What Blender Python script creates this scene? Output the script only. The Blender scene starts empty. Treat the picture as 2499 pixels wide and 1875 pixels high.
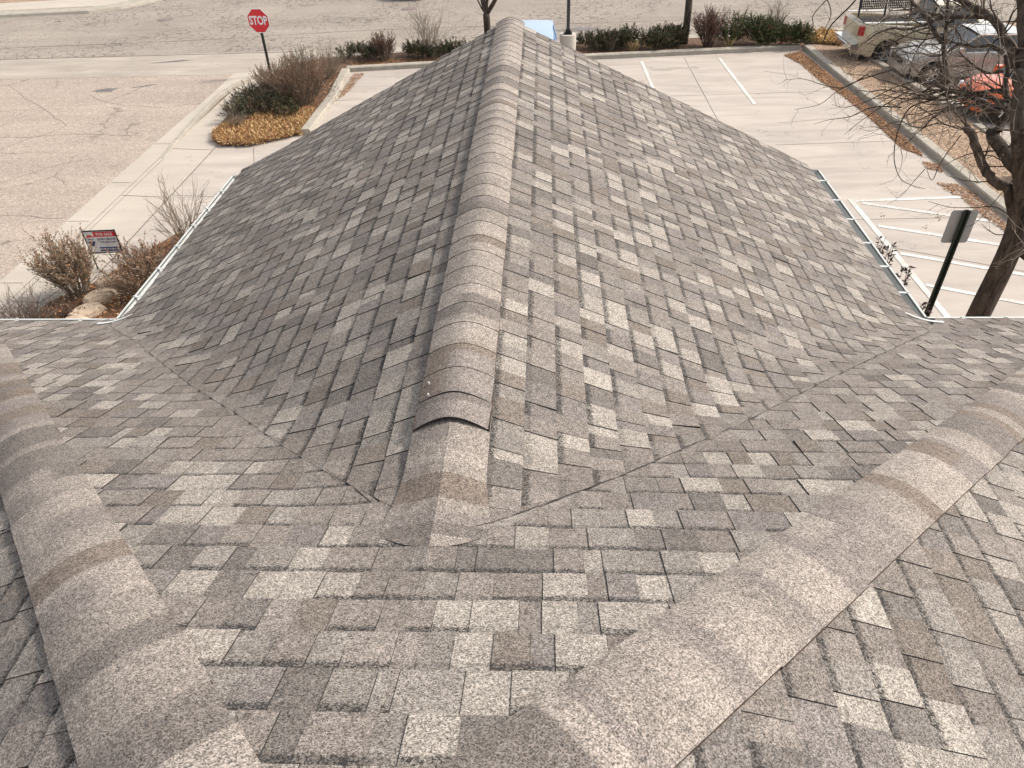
import bpy, math, random
import numpy as np
from mathutils import Vector, Matrix
random.seed(7)
RAD = math.radians
S = bpy.context.scene
COL = S.collection

# ------------------------------------------------------------------ camera
CH = 7.6                                     # camera height above the parking lot
Rm = Matrix(((0.9991189, -0.0017677, 0.0419310),
             (0.0337284, 0.6283754, -0.7771787),
             (-0.0249745, 0.7779083, 0.6278814)))
FPX = 1785.4; CX, CY = 1249.5, 937.5
cam_d = bpy.data.cameras.new('camera'); cam = bpy.data.objects.new('camera', cam_d); COL.objects.link(cam)
cam.matrix_world = Matrix.Translation((0, 0, CH)) @ Rm.to_4x4()
cam_d.sensor_width = 36; cam_d.lens = 36 * FPX / 2499; cam_d.clip_start = 0.05; cam_d.clip_end = 2000
S.camera = cam
# ------------------------------------------------------------------ light
SUN_AZ_X, SUN_AZ_Y, SUN_EL = 0.90, 0.28, RAD(43)
w = bpy.data.worlds.new('World'); S.world = w; w.use_nodes = True
nt = w.node_tree; bg = nt.nodes['Background']; sky = nt.nodes.new('ShaderNodeTexSky')
sky.sky_type = 'NISHITA'; sky.sun_disc = False; sky.sun_elevation = SUN_EL
az = math.atan2(SUN_AZ_X, SUN_AZ_Y)          # clockwise from +Y
sky.sun_rotation = az; sky.dust_density = 3.0; sky.air_density = 1.0; sky.ozone_density = 0.6
hs = nt.nodes.new('ShaderNodeHueSaturation'); hs.inputs['Saturation'].default_value = 0.28   # hazy, whitish sky
nt.links.new(sky.outputs[0], hs.inputs['Color']); nt.links.new(hs.outputs[0], bg.inputs[0]); bg.inputs[1].default_value = 0.15
sl = bpy.data.lights.new('sun', 'SUN'); sl.energy = 2.55; sl.angle = RAD(8); sl.color = (1.0, 0.93, 0.84)
so = bpy.data.objects.new('sun', sl); COL.objects.link(so)
hyp = math.hypot(SUN_AZ_X, SUN_AZ_Y)
sdir = Vector((SUN_AZ_X / hyp * math.cos(SUN_EL), SUN_AZ_Y / hyp * math.cos(SUN_EL), math.sin(SUN_EL)))
so.rotation_euler = sdir.to_track_quat('Z', 'Y').to_euler()
S.view_settings.view_transform = 'Standard'; S.view_settings.look = 'None'
S.view_settings.gamma = 1; S.view_settings.exposure = 0.68
S.render.engine = 'CYCLES'

# ------------------------------------------------------------------ measuring helpers (photo measurements -> metres on real surfaces)
def ray(px, py):
    return Rm @ Vector((px - CX, -(py - CY), -FPX))
def G(px, py, z=0.0):                        # point of the horizontal plane z
    d = ray(px, py); t = (z - CH) / d.z; return Vector((d.x * t, d.y * t, z))
def PY(px, py, Y):                           # point of the upright plane y = Y
    d = ray(px, py); t = Y / d.y; return Vector((d.x * t, Y, CH + d.z * t))

# ------------------------------------------------------------------ object helpers
def tag(o, label=None, cat=None, group=None, kind=None):
    if label: o['label'] = label
    if cat: o['category'] = cat
    if group: o['group'] = group
    if kind: o['kind'] = kind
    return o
def empty(name, loc=(0, 0, 0), rz=0, label=None, cat=None, group=None):
    o = bpy.data.objects.new(name, None); COL.objects.link(o); o.location = loc; o.rotation_euler = (0, 0, rz)
    o.empty_display_size = 0.2
    return tag(o, label, cat, group)
class MB:
    def __init__(s): s.v = []; s.f = []; s.m = []; s.c = []; s.hascol = False; s.uv = None
    def vert(s, p): s.v.append(tuple(p)); return len(s.v) - 1
    def face(s, ids, m=0, c=None):
        s.f.append(tuple(ids)); s.m.append(m); s.c.append(c)
        if c is not None: s.hascol = True
    def poly(s, pts, m=0, c=None):
        n = len(s.v); s.v.extend(tuple(p) for p in pts); s.face(range(n, n + len(pts)), m, c)
    def box(s, x0, x1, y0, y1, z0, z1, m=0, c=None, M=None):
        P = [(x0,y0,z0),(x1,y0,z0),(x1,y1,z0),(x0,y1,z0),(x0,y0,z1),(x1,y0,z1),(x1,y1,z1),(x0,y1,z1)]
        if M is not None: P = [tuple(M @ Vector(p)) for p in P]
        n = len(s.v); s.v.extend(P)
        for q in ((0,3,2,1),(4,5,6,7),(0,1,5,4),(1,2,6,5),(2,3,7,6),(3,0,4,7)): s.face([n + i for i in q], m, c)
    def tube(s, pts, rads, sides=6, m=0, c=None, cap=True):
        prev = None; n0 = None; rings = []
        N = len(pts); up = None
        for i, p in enumerate(pts):
            p = Vector(p)
            d = (Vector(pts[min(i + 1, N - 1)]) - Vector(pts[max(i - 1, 0)]))
            if d.length < 1e-7: d = Vector((0, 0, 1))
            d.normalize()
            if up is None:
                a = Vector((1, 0, 0)) if abs(d.x) < 0.8 else Vector((0, 1, 0)); up = d.cross(a).normalized()
            else:
                up = up - d * up.dot(d)
                if up.length < 1e-6: up = d.orthogonal()
                up.normalize()
            b = d.cross(up); r = rads[i]; ring = []
            for k in range(sides):
                a = 2 * math.pi * k / sides
                ring.append(s.vert(p + up * (math.cos(a) * r) + b * (math.sin(a) * r)))
            rings.append(ring)
        for i in range(N - 1):
            for k in range(sides):
                k2 = (k + 1) % sides
                s.face((rings[i][k], rings[i][k2], rings[i + 1][k2], rings[i + 1][k]), m, c)
        if cap:
            s.face(rings[-1], m, c); s.face(rings[0][::-1], m, c)
    def cyl(s, p, r, h, sides=24, m=0, c=None, axis='z', r2=None):
        r2 = r if r2 is None else r2
        p = Vector(p); q = p + {'z': Vector((0,0,h)), 'x': Vector((h,0,0)), 'y': Vector((0,h,0))}[axis]
        s.tube([p, q], [r, r2], sides, m, c)
    def build(s, name, mats, parent=None, smooth=False, label=None, cat=None, group=None, kind=None):
        me = bpy.data.meshes.new(name)
        me.from_pydata(s.v, [], s.f)
        if not isinstance(mats, (list, tuple)): mats = [mats]
        for mt in mats: me.materials.append(mt)
        me.polygons.foreach_set('material_index', s.m)
        if smooth: me.polygons.foreach_set('use_smooth', [True] * len(s.f))
        if s.hascol:
            a = me.color_attributes.new('col', 'FLOAT_COLOR', 'CORNER')
            buf = []
            for f, c in zip(s.f, s.c):
                if c is None: buf.extend((1, 1, 1, 1) * len(f))
                elif isinstance(c[0], (tuple, list)):
                    for q in c: buf.extend(q if len(q) == 4 else (*q, 0))
                else: buf.extend((c if len(c) == 4 else (*c, 0)) * len(f))
            a.data.foreach_set('color', buf)
        if s.uv is not None:
            u = me.uv_layers.new(name='uv'); buf = []
            for q in s.uv:
                for t in q: buf.extend(t)
            u.data.foreach_set('uv', buf)
        me.update()
        o = bpy.data.objects.new(name, me); COL.objects.link(o)
        if parent: o.parent = parent
        return tag(o, label, cat, group, kind)

# ------------------------------------------------------------------ material helpers
def mat(name, base=(0.5, 0.5, 0.5), rough=0.8, metal=0.0, spec=0.3, coat=0.0):
    m = bpy.data.materials.new(name); m.use_nodes = True
    b = m.node_tree.nodes['Principled BSDF']
    b.inputs['Base Color'].default_value = (*base, 1); b.inputs['Roughness'].default_value = rough
    b.inputs['Metallic'].default_value = metal; b.inputs['Specular IOR Level'].default_value = spec
    b.inputs['Coat Weight'].default_value = coat
    return m
class NT:
    def __init__(s, m): s.m = m; s.t = m.node_tree; s.b = s.t.nodes['Principled BSDF']; s._tc = None
    def n(s, typ, **k):
        x = s.t.nodes.new(typ)
        for a, v in k.items(): setattr(x, a, v)
        return x
    def l(s, a, b): s.t.links.new(a, b)
    def co(s):
        if s._tc is None: s._tc = s.n('ShaderNodeTexCoord')
        return s._tc.outputs['Object']
    def scaled(s, sc, rot=0):
        mp = s.n('ShaderNodeMapping'); s.l(s.co(), mp.inputs[0]); mp.inputs['Scale'].default_value = sc
        mp.inputs['Rotation'].default_value = (0, 0, rot); return mp.outputs[0]
    def noise(s, scale, detail=3, rough=0.55, vec=None, dist=0):
        x = s.n('ShaderNodeTexNoise'); x.inputs['Scale'].default_value = scale; x.inputs['Detail'].default_value = detail
        x.inputs['Roughness'].default_value = rough; x.inputs['Distortion'].default_value = dist
        s.l(vec or s.co(), x.inputs['Vector']); return x.outputs['Fac']
    def vor(s, scale, feature='F1', out='Distance', vec=None, rnd=1.0):
        x = s.n('ShaderNodeTexVoronoi'); x.feature = feature; x.inputs['Scale'].default_value = scale
        x.inputs['Randomness'].default_value = rnd
        s.l(vec or s.co(), x.inputs['Vector']); return x.outputs[out]
    def mr(s, v, a, b, c, d, clamp=True):
        x = s.n('ShaderNodeMapRange'); x.clamp = clamp
        s.l(v, x.inputs[0])
        for i, q in enumerate((a, b, c, d)): x.inputs[i + 1].default_value = q
        return x.outputs[0]
    def math(s, op, a, b=None, c=None):
        x = s.n('ShaderNodeMath', operation=op)
        for i, q in enumerate((a, b, c)):
            if q is None: continue
            if isinstance(q, (int, float)): x.inputs[i].default_value = q
            else: s.l(q, x.inputs[i])
        return x.outputs[0]
    def mix(s, fac, a, b, typ='MIX'):
        x = s.n('ShaderNodeMix', data_type='RGBA', blend_type=typ)
        for i, q in ((0, fac), (6, a), (7, b)):
            if isinstance(q, (int, float)): x.inputs[i].default_value = q
            elif isinstance(q, (tuple, list)): x.inputs[i].default_value = (*q[:3], 1)
            else: s.l(q, x.inputs[i])
        return x.outputs[2]
    def mul(s, col, val):                     # colour * scalar
        x = s.n('ShaderNodeVectorMath', operation='SCALE'); s.l(col, x.inputs[0])
        if isinstance(val, (int, float)): x.inputs['Scale'].default_value = val
        else: s.l(val, x.inputs['Scale'])
        return x.outputs[0]
    def base(s, c): s.l(c, s.b.inputs['Base Color'])
    def bump(s, h, dist=0.01, strength=0.5):
        x = s.n('ShaderNodeBump'); x.inputs['Distance'].default_value = dist; x.inputs['Strength'].default_value = strength
        s.l(h, x.inputs['Height']); s.l(x.outputs[0], s.b.inputs['Normal'])
    def attr(s, name='col'):
        x = s.n('ShaderNodeAttribute'); x.attribute_name = name; return x

# --- roof granules
def make_shingle(name):
    m = mat(name, rough=0.95, spec=0.15); t = NT(m)
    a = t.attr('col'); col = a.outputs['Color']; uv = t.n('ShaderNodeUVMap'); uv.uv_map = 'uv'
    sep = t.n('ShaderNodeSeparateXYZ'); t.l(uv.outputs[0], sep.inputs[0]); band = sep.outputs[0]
    v1 = t.vor(400, out='Color'); s1 = t.n('ShaderNodeSeparateColor'); t.l(v1, s1.inputs[0])
    v2 = t.vor(215, out='Color'); s2 = t.n('ShaderNodeSeparateColor'); t.l(v2, s2.inputs[0])
    v3 = t.vor(58, out='Color'); s3 = t.n('ShaderNodeSeparateColor'); t.l(v3, s3.inputs[0])
    g1 = t.mr(s1.outputs[0], 0.12, 0.72, 0.40, 1.42)
    g2 = t.mr(s2.outputs[0], 0.1, 0.8, 0.72, 1.25)
    g3 = t.mr(s3.outputs[0], 0, 1, 0.90, 1.10)
    big = t.math('MULTIPLY', t.mr(t.noise(2.3, 4), 0.3, 0.7, 0.92, 1.08), t.mr(t.noise(0.7, 6, 0.65), 0.3, 0.7, 0.94, 1.06))
    fine = t.mr(t.noise(26, 3), 0.3, 0.7, 0.92, 1.08)
    g = t.math('MULTIPLY', t.math('MULTIPLY', g1, g2), t.math('MULTIPLY', g3, t.math('MULTIPLY', big, fine)))
    c = t.mul(col, g)
    # a few warm and a few violet granules
    c = t.mix(t.mr(s1.outputs[1], 0.80, 0.86, 0, 0.5), c, t.mix(0.5, c, (0.36, 0.27, 0.20)))
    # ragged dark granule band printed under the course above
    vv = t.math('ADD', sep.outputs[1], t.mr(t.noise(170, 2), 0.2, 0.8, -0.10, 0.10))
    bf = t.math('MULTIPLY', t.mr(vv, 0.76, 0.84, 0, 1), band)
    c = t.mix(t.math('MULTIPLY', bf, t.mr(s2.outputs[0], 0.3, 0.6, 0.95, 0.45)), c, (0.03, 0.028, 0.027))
    t.base(c)
    t.bump(t.math('ADD', s1.outputs[2], t.math('MULTIPLY', s2.outputs[2], 0.8)), 0.0016, 0.55)
    return m
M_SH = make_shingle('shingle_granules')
M_CORE = mat('asphalt_core', (0.035, 0.032, 0.03), 0.95)
def noisy(name, c1, c2, scale=4, rough=0.9, bump=0.0, bscale=40, spec=0.3, metal=0, speck=0):
    m = mat(name, c1, rough, metal, spec); t = NT(m)
    c = t.mix(t.mr(t.noise(scale, 5), 0.3, 0.7, 0, 1), c1, c2)
    if speck:
        v = t.vor(speck, out='Color'); sp = t.n('ShaderNodeSeparateColor'); t.l(v, sp.inputs[0])
        c = t.mul(c, t.mr(sp.outputs[0], 0, 1, 0.75, 1.25))
    t.base(c)
    if bump: t.bump(t.noise(bscale, 4), bump, 0.6)
    return m
M_WHITE = noisy('white_gutter_enamel', (0.60, 0.61, 0.585), (0.47, 0.485, 0.46), 5, 0.45, spec=0.5)
M_WALL = noisy('tan_stucco', (0.52, 0.45, 0.36), (0.46, 0.40, 0.32), 3, 0.95, 0.004, 60)

def make_concrete(name, c1, c2, stain=0.5, vec=None):
    m = mat(name, c1, 0.92, spec=0.25); t = NT(m)
    a = t.mr(t.noise(0.35, 6, 0.6), 0.35, 0.68, 0, 1)
    st = t.noise(1.1, 8, 0.65, t.scaled((0.35, 1.6, 1), 0.25), 0.6)
    c = t.mix(a, c1, c2)
    c = t.mul(c, t.mr(st, 0.25, 0.75, 1.0 - 0.16 * stain, 1.0 + 0.10 * stain))
    c = t.mul(c, t.mr(t.noise(60, 3), 0.2, 0.8, 0.93, 1.07))
    # oil spots and scuffs
    sp = t.math('MULTIPLY', t.mr(t.noise(0.9, 3, 0.6), 0.60, 0.68, 0, 1), t.mr(t.noise(7, 5, 0.7), 0.48, 0.62, 0, 1))
    c = t.mix(t.math('MULTIPLY', sp, 0.35 * stain), c, (0.16, 0.14, 0.13))
    dots = t.mr(t.vor(0.9), 0.012, 0.03, 1, 0)
    c = t.mix(t.math('MULTIPLY', dots, 0.6), c, (0.10, 0.08, 0.07))
    t.base(c); t.bump(t.noise(90, 3), 0.002, 0.5)
    return m
M_LOT = make_concrete('lot_concrete', (0.438, 0.386, 0.338), (0.392, 0.343, 0.299), 1.4)
M_WALK = make_concrete('walk_concrete', (0.450, 0.396, 0.335), (0.400, 0.350, 0.296), 0.7)
M_PAN = make_concrete('pan_concrete', (0.385, 0.335, 0.283), (0.33, 0.286, 0.242), 1.6)
M_KERB = noisy('kerb_concrete', (0.385, 0.345, 0.285), (0.29, 0.26, 0.22), 3.5, 0.95, 0.003, 50)
M_JOINT = mat('joint_filler', (0.13, 0.11, 0.095), 0.95)
def make_paint():
    m = mat('white_road_paint', (0.72, 0.71, 0.68), 0.8); t = NT(m)
    f = t.mr(t.math('ADD', t.noise(22, 6, 0.7), t.mr(t.noise(1.2, 2), 0.3, 0.7, -0.1, 0.1)), 0.40, 0.56, 0, 1)
    t.base(t.mix(f, (0.44, 0.39, 0.34), (0.64, 0.62, 0.585))); return m
M_PAINT = make_paint()
def make_asphalt(name, c1, c2, crack=1.0, crs=1.6, speck=0.35, crackthr=(0.45, 0.6)):
    m = mat(name, c1, 0.95, spec=0.2); t = NT(m)
    c = t.mix(t.mr(t.noise(0.25, 5, 0.6), 0.35, 0.65, 0, 1), c1, c2)
    v = t.vor(70, out='Color'); s1 = t.n('ShaderNodeSeparateColor'); t.l(v, s1.inputs[0])
    v = t.vor(28, out='Color'); s2 = t.n('ShaderNodeSeparateColor'); t.l(v, s2.inputs[0])
    c = t.mul(c, t.mr(s1.outputs[0], 0, 1, 1 - speck, 1 + speck))
    c = t.mul(c, t.mr(s2.outputs[0], 0, 1, 1 - speck * 0.6, 1 + speck * 0.6))
    streak = t.noise(0.8, 5, 0.6, t.scaled((0.12, 1.3, 1), -0.05))
    c = t.mul(c, t.mr(streak, 0.3, 0.7, 0.90, 1.10))
    # alligator cracks, only in worn areas
    wv = t.n('ShaderNodeVectorMath', operation='ADD'); nz = t.n('ShaderNodeTexNoise'); nz.inputs['Scale'].default_value = 2.6
    nz.inputs['Detail'].default_value = 4
    t.l(t.co(), nz.inputs['Vector']); sc = t.n('ShaderNodeVectorMath', operation='SCALE'); t.l(nz.outputs['Color'], sc.inputs[0]); sc.inputs['Scale'].default_value = 0.55
    t.l(t.co(), wv.inputs[0]); t.l(sc.outputs[0], wv.inputs[1])
    d1 = t.vor(crs, 'DISTANCE_TO_EDGE', vec=wv.outputs[0]); d2 = t.vor(crs * 0.22, 'DISTANCE_TO_EDGE', vec=wv.outputs[0])
    area = t.mr(t.noise(0.22, 3, 0.5), crackthr[0], crackthr[1], 0, 1)
    k1 = t.math('MULTIPLY', t.mr(d1, 0.015, 0.05, 1, 0), area)
    gate = t.mr(t.noise(0.5, 2), 0.42, 0.55, 0, 1)
    k2 = t.math('MULTIPLY', t.mr(d2, 0.003, 0.011, 1, 0), gate)
    k = t.math('MULTIPLY', t.math('MAXIMUM', k1, k2), crack)
    c = t.mix(k, c, (0.09, 0.075, 0.065)); t.base(c)
    t.bump(s1.outputs[1], 0.003, 0.5)
    return m
M_STREET = make_asphalt('street_asphalt', (0.305, 0.264, 0.222), (0.255, 0.22, 0.186), 0.8, 2.3, 0.22, (0.40, 0.55))
M_SIDE = make_asphalt('side_road_asphalt', (0.365, 0.300, 0.248), (0.32, 0.264, 0.22), 0.5, 1.3, 0.34, (0.62, 0.75))
def make_gravel():
    m = mat('tan_gravel', rough=0.95); t = NT(m)
    v = t.vor(26, out='Color'); s = t.n('ShaderNodeSeparateColor'); t.l(v, s.inputs[0])
    d = t.vor(26)
    r = t.n('ShaderNodeValToRGB'); t.l(s.outputs[0], r.inputs[0])
    e = r.color_ramp.elements; e[0].color = (0.26, 0.17, 0.11, 1); e[1].color = (0.66, 0.50, 0.36, 1)
    x = e.new(0.5); x.color = (0.47, 0.33, 0.22, 1)
    c = t.mix(t.mr(d, 0.25, 0.62, 0, 0.75), r.outputs[0], (0.13, 0.085, 0.06))
    c = t.mul(c, t.mr(t.noise(0.8, 4), 0.3, 0.7, 0.85, 1.12))
    t.base(c); t.bump(t.math('MULTIPLY', d, -1), 0.02, 0.9); return m
M_GRAVEL = make_gravel()
def colmat(name, rough=0.8, var=0.15, nscale=30, spec=0.2, trans=0):
    m = mat(name, rough=rough, spec=spec); t = NT(m); a = t.attr('col')
    t.base(t.mul(a.outputs['Color'], t.mr(t.noise(nscale, 2), 0.3, 0.7, 1 - var, 1 + var))); return m
M_LEAF = colmat('foliage'); M_LITTER = colmat('dry_litter')
M_MULCH = noisy('mulch_soil', (0.17, 0.095, 0.058), (0.10, 0.062, 0.042), 9, 0.98, 0.03, 45, speck=40)
M_DIRT = noisy('bare_dirt', (0.34, 0.24, 0.17), (0.24, 0.17, 0.12), 3, 0.98, 0.02, 30, speck=30)
def make_bark(name, c1, c2, sc=9):
    m = mat(name, rough=0.95, spec=0.15); t = NT(m)
    n1 = t.noise(sc, 6, 0.65, t.scaled((1, 1, 0.28)), 0.8)
    c = t.mix(t.mr(n1, 0.35, 0.65, 0, 1), c1, c2)
    t.base(t.mul(c, t.mr(t.noise(70, 3), 0.3, 0.7, 0.8, 1.2)))
    t.bump(n1, 0.03, 0.8); return m
M_BARK = make_bark('tree_bark', (0.032, 0.024, 0.020), (0.115, 0.092, 0.074), 13)
M_TWIG = noisy('twig_bark', (0.17, 0.135, 0.10), (0.33, 0.27, 0.21), 3, 0.9)
M_TWIGB = noisy('brown_twig_bark', (0.10, 0.07, 0.055), (0.20, 0.15, 0.12), 4, 0.9)

# ================================================================== GROUND
def flat(name, pts, z, m, kind='structure', label=None, cat=None, parent=None):
    b = MB(); b.poly([(p[0], p[1], z) for p in pts], 0); return b.build(name, m, parent, kind=kind, label=label, cat=cat)
def area_sign(p): return sum(p[i][0] * p[(i + 1) % len(p)][1] - p[(i + 1) % len(p)][0] * p[i][1] for i in range(len(p)))
def ccw(p): return p if area_sign(p) > 0 else p[::-1]
flat('ground', [(-400, -400), (400, -400), (400, 500), (-400, 500)], -0.06, M_DIRT)
# street: along +x, turned a few degrees
def yS(x): return 29.83 + 0.045 * (x + 10) + (0.055 * (x + 10) if x > -10 else 0)      # near edge
flat('street', ccw([(-90, yS(-90)), (-10, yS(-10)), (60, yS(60)), (60, 48), (-11, 39.7), (-19, 39.9), (-20.2, 38.2), (-21.5, 37.35), (-26, 36.7), (-90, 35)]), -0.012, M_STREET)
flat('side_road', ccw([(-60, -40), (-11.25, -40), (-11.25, 18), (-11.13, 24.8), (-11.17, 27.22), (-20, 27.05), (-60, 25.5)]), -0.012, M_SIDE)
flat('cross_pan', ccw([(-60, 25.3), (-20, 26.95), (-11.17, 27.12), (-9.9, 27.4), (-9.4, 30.2), (-20, 29.6), (-90, 26.5)]), -0.008, M_PAN)
flat('gutter_pan', ccw([(-11.25, -40), (-10.54, -40), (-10.54, 20), (-10.8, 24.4), (-10.55, 26.6), (-9.9, 27.4), (-11.17, 27.22), (-11.13, 24.8), (-11.25, 18)]), -0.004, M_WALK)
LOTR = lambda y: 9.53 + (29 - y) * 0.0515
lot_pts = [(-9.3, -40), (40, -40), (40, 8), (10.9, 8), (LOTR(29.2) + 0.1, 29.1), (-7.0, 27.3), (-9.3, 27.3)]
LOT = flat('parking_lot', ccw(lot_pts), 0.0, M_LOT)
flat('sidewalk', ccw([(-10.55, -40), (-9.28, -40), (-9.28, 20.2), (-9.7, 21.5), (-9.9, 24), (-9.55, 27.3), (-10.1, 26.9), (-10.52, 25.2), (-10.58, 20)]), 0.006, M_WALK)
flat('corner_sidewalk', ccw([(-90, 36.2), (-26, 37.7), (-21.6, 38.3), (-20.4, 39.2), (-19.2, 40.5), (-11, 40.3), (60, 49), (60, 51), (-19.5, 43.5), (-22, 40.4), (-27, 39.4), (-90, 38.2)]), 0.10, M_WALK)
# far kerb face strip
def kerb(name, pts, width, h=0.15, z0=-0.02, mat_=None, ramp=0):
    """kerb along a polyline; width to the left of travel"""
    b = MB(); n = len(pts); P = [Vector((p[0], p[1])) for p in pts]; L = []; 
    for i in range(n):
        d = (P[min(i + 1, n - 1)] - P[max(i - 1, 0)]).normalized(); L.append(P[i] + Vector((-d.y, d.x)) * width)
    H0 = h
    def hh_(i):
        if not ramp: return H0
        s_ = sum((P[k + 1] - P[k]).length for k in range(i, n - 1)); return 0.012 + (H0 - 0.012) * min(1, s_ / ramp)
    prof = lambda i, h=0: prof_(i, hh_(i))
    prof_ = lambda i, h: [(P[i], z0), (P[i] + (L[i] - P[i]) * 0.06, h - 0.025), (P[i] + (L[i] - P[i]) * 0.16, h), (P[i] + (L[i] - P[i]) * 0.93, h), (L[i], h - 0.012), (L[i], z0)]
    R_ = []
    for i in range(n): R_.append([b.vert((p.x, p.y, z)) for p, z in prof(i)])
    for i in range(n - 1):
        for k in range(5): b.face((R_[i][k], R_[i + 1][k], R_[i + 1][k + 1], R_[i][k + 1]))
    b.face(R_[0]); b.face(R_[-1][::-1])
    return b.build(name, mat_ or M_KERB, kind='structure')
def densify(pts, step=0.8):
    out = []
    for a, c in zip(pts[:-1], pts[1:]):
        d = math.dist(a, c); k = max(1, int(d / step))
        for i in range(k): t = i / k; out.append((a[0] + (c[0] - a[0]) * t, a[1] + (c[1] - a[1]) * t))
    out.append(pts[-1]); return out
kerb('kerb', [(-90, 35.2), (-26, 36.7), (-21.5, 37.3), (-20.3, 38.1), (-19.4, 39.4), (-18.9, 40.2)], 0.9, 0.12)
kerb('kerb', densify([(-10.62, 19.3), (-10.68, 20.5), (-10.80, 24.35), (-10.66, 25.5), (-10.35, 26.4), (-9.85, 27.2), (-9.5, 28.0)])[::-1], 0.15, 0.12, ramp=2.6)
# planter along the street and the island
top_in = [(-7.05, 21.0), (-6.95, 24.2), (-7.0, 27.15), (-4.6, 27.45), (2.25, 28.22), (9.45, 28.98)]
kerb('kerb', densify(top_in[3:][::-1] + [(-7.0, 27.1)])[::-1], 0.30, 0.15)
kerb('kerb', densify([(-6.75, 20.95), (-6.68, 24.2), (-6.85, 27.0)]), 0.30, 0.17)
kerb('kerb', densify([(LOTR(8), 8.0), (LOTR(16), 16), (LOTR(29.1), 29.1)]) [::-1], 0.30, 0.15)
K2 = lambda y: 10.96 + (31 - y) * 0.098
kerb('kerb', densify([(K2(22.2) + 0.25, 22.2), (K2(31.3) + 0.25, 31.3)]), 0.26, 0.17)
kerb('kerb', densify([(K2(8) + 0.25, 8), (K2(20.8) + 0.25, 20.8)]), 0.26, 0.15)
kerb('kerb', [(12.6, 31.55), (10.8, 31.4)], 0.3, 0.14)
planter = ccw([(-8.3, 28.9), (-9.2, 28.1), (-9.6, 27.2), (-9.85, 24), (-9.75, 21.4), (-9.55, 20.55), (-9.1, 20.12), (-8.3, 20.1), (-7.05, 20.95), (-6.98, 24.2), (-7.0, 27.35), (-4.6, 27.7), (2.25, 28.45), (9.5, 29.2), (10.85, 31.3), (3, 30.5), (-4, 29.7)])
b = MB(); b.poly([(p[0], p[1], 0.04) for p in planter]); b.build('planting_bed', M_MULCH, kind='structure')
flat('street_walk', ccw([(-10.3, 26.4), (-9.6, 27.2), (-9.2, 28.1), (-8.3, 28.9), (-4, 29.7), (3, 30.5), (11, 31.35), (11, 31.9), (-9.4, 30.1)]), 0.0, M_PAN)
flat('gravel_strip', ccw([(LOTR(8) + 0.2, 8), (K2(8) + 0.1, 8), (K2(20) + 0.1, 20), (K2(30.9) + 0.1, 30.9), (LOTR(29) + 0.2, 29.0), (LOTR(20) + 0.2, 20)]), 0.10, M_GRAVEL, kind='stuff', label='tan gravel strip between the two right-hand kerbs', cat='gravel')
flat('car_park', ccw([(K2(8) + 0.2, -40), (60, -40), (60, 32), (K2(31) + 0.2, 31.4), (K2(8) + 0.2, 8)]), 0.012, M_LOT)
flat('house_bed', ccw([(-9.75, 5), (-9.7, 9.5), (-9.75, 11.9), (-9.2, 12.6), (-8.75, 13.7), (-8.3, 14.8), (-7.3, 15.3), (-5.5, 14.8), (-3.0, 12), (-3.0, 5)]), 0.03, M_MULCH)
flat('side_bed', ccw([(3.0, 4), (3.0, 11.2), (4.6, 10.6), (7.0, 10.3), (7.05, 4)]), 0.03, M_MULCH)

# joints and painted lines: children of the sheets they lie on
def strip(b, p, q, wd, z, m=0):
    p = Vector(p[:2]); q = Vector(q[:2]); d = (q - p).normalized(); n = Vector((-d.y, d.x)) * (wd / 2)
    b.poly([(*(p - n), z), (*(q - n), z), (*(q + n), z), (*(p + n), z)], m)
def wob(b, pts, wd, z, amp=0.0, m=0):
    P = densify(pts, 0.5); P = [(x + random.uniform(-amp, amp), y + random.uniform(-amp, amp)) for x, y in P]
    for a, c in zip(P[:-1], P[1:]): strip(b, a, c, wd, z, m)
b = MB()
for p, q in [((6.29, 19.75), (9.75, 19.95)), ((-3, 23.6), (9.7, 24.25)), ((5.1, 28.3), (5.13, 15)), ((-1, 28), (-1, 15)), ((4.2, 15.2), (9.9, 15.35)), ((7.0, 14.1), (10.0, 12.75)),
             ((-9.28, 16.9), (-3, 16.2)), ((-9.28, 20.2), (-9.38, 9)), ((-6.95, 24.0), (-3, 24.1)), ((-8.2, 20.1), (-7.0, 16.4))]:
    wob(b, [p, q], 0.014, 0.004, 0.002)
b.build('joint', M_JOINT, LOT)
b = MB()
for y in (10.3, 11.9, 13.9, 16.8, 19.9): strip(b, (-10.55, y + 0.1), (-9.3, y - 0.05), 0.018, 0.0105)
for y in (12.7, 15.5, 17.7, 20.4): strip(b, (-11.2, y), (-10.7, y), 0.016, 0.0)
strip(b, (-10.60, 5), (-10.60, 20), 0.012, 0.0005); strip(b, (-10.45, 5), (-10.45, 19.3), 0.012, 0.0105)
strip(b, (-9.28, 5), (-9.28, 20.0), 0.022, 0.0105)
for x0, x1 in ((-21.0, -20.2), (-18.8, -18.2)): strip(b, (x0, 40.6), (x1, 38.7 if x0 < -20 else 40.3), 0.03, 0.104)
b.build('joint', M_JOINT, bpy.data.objects['sidewalk'])
def marking(p, q, wd):
    b = MB(); strip(b, p, q, wd, 0.008); return b.build('painted_line', M_PAINT, LOT)
marking((3.52, 27.85), (3.62, 22.9), 0.10); marking((6.33, 28.1), (6.48, 23.1), 0.11); marking((0.75, 27.55), (0.85, 22.6), 0.10)
marking((7.19, 16.32), (7.42, 9.0), 0.12)
marking((7.26, 16.22), (9.80, 16.38), 0.11)
for p, q in (((7.40, 16.10), (9.90, 15.13)), ((7.36, 14.96), (9.9, 13.92)), ((7.38, 13.72), (9.95, 12.62)), ((7.40, 12.48), (10.0, 11.34)), ((7.42, 11.2), (10.0, 10.1))): marking(p, q, 0.11)
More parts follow.
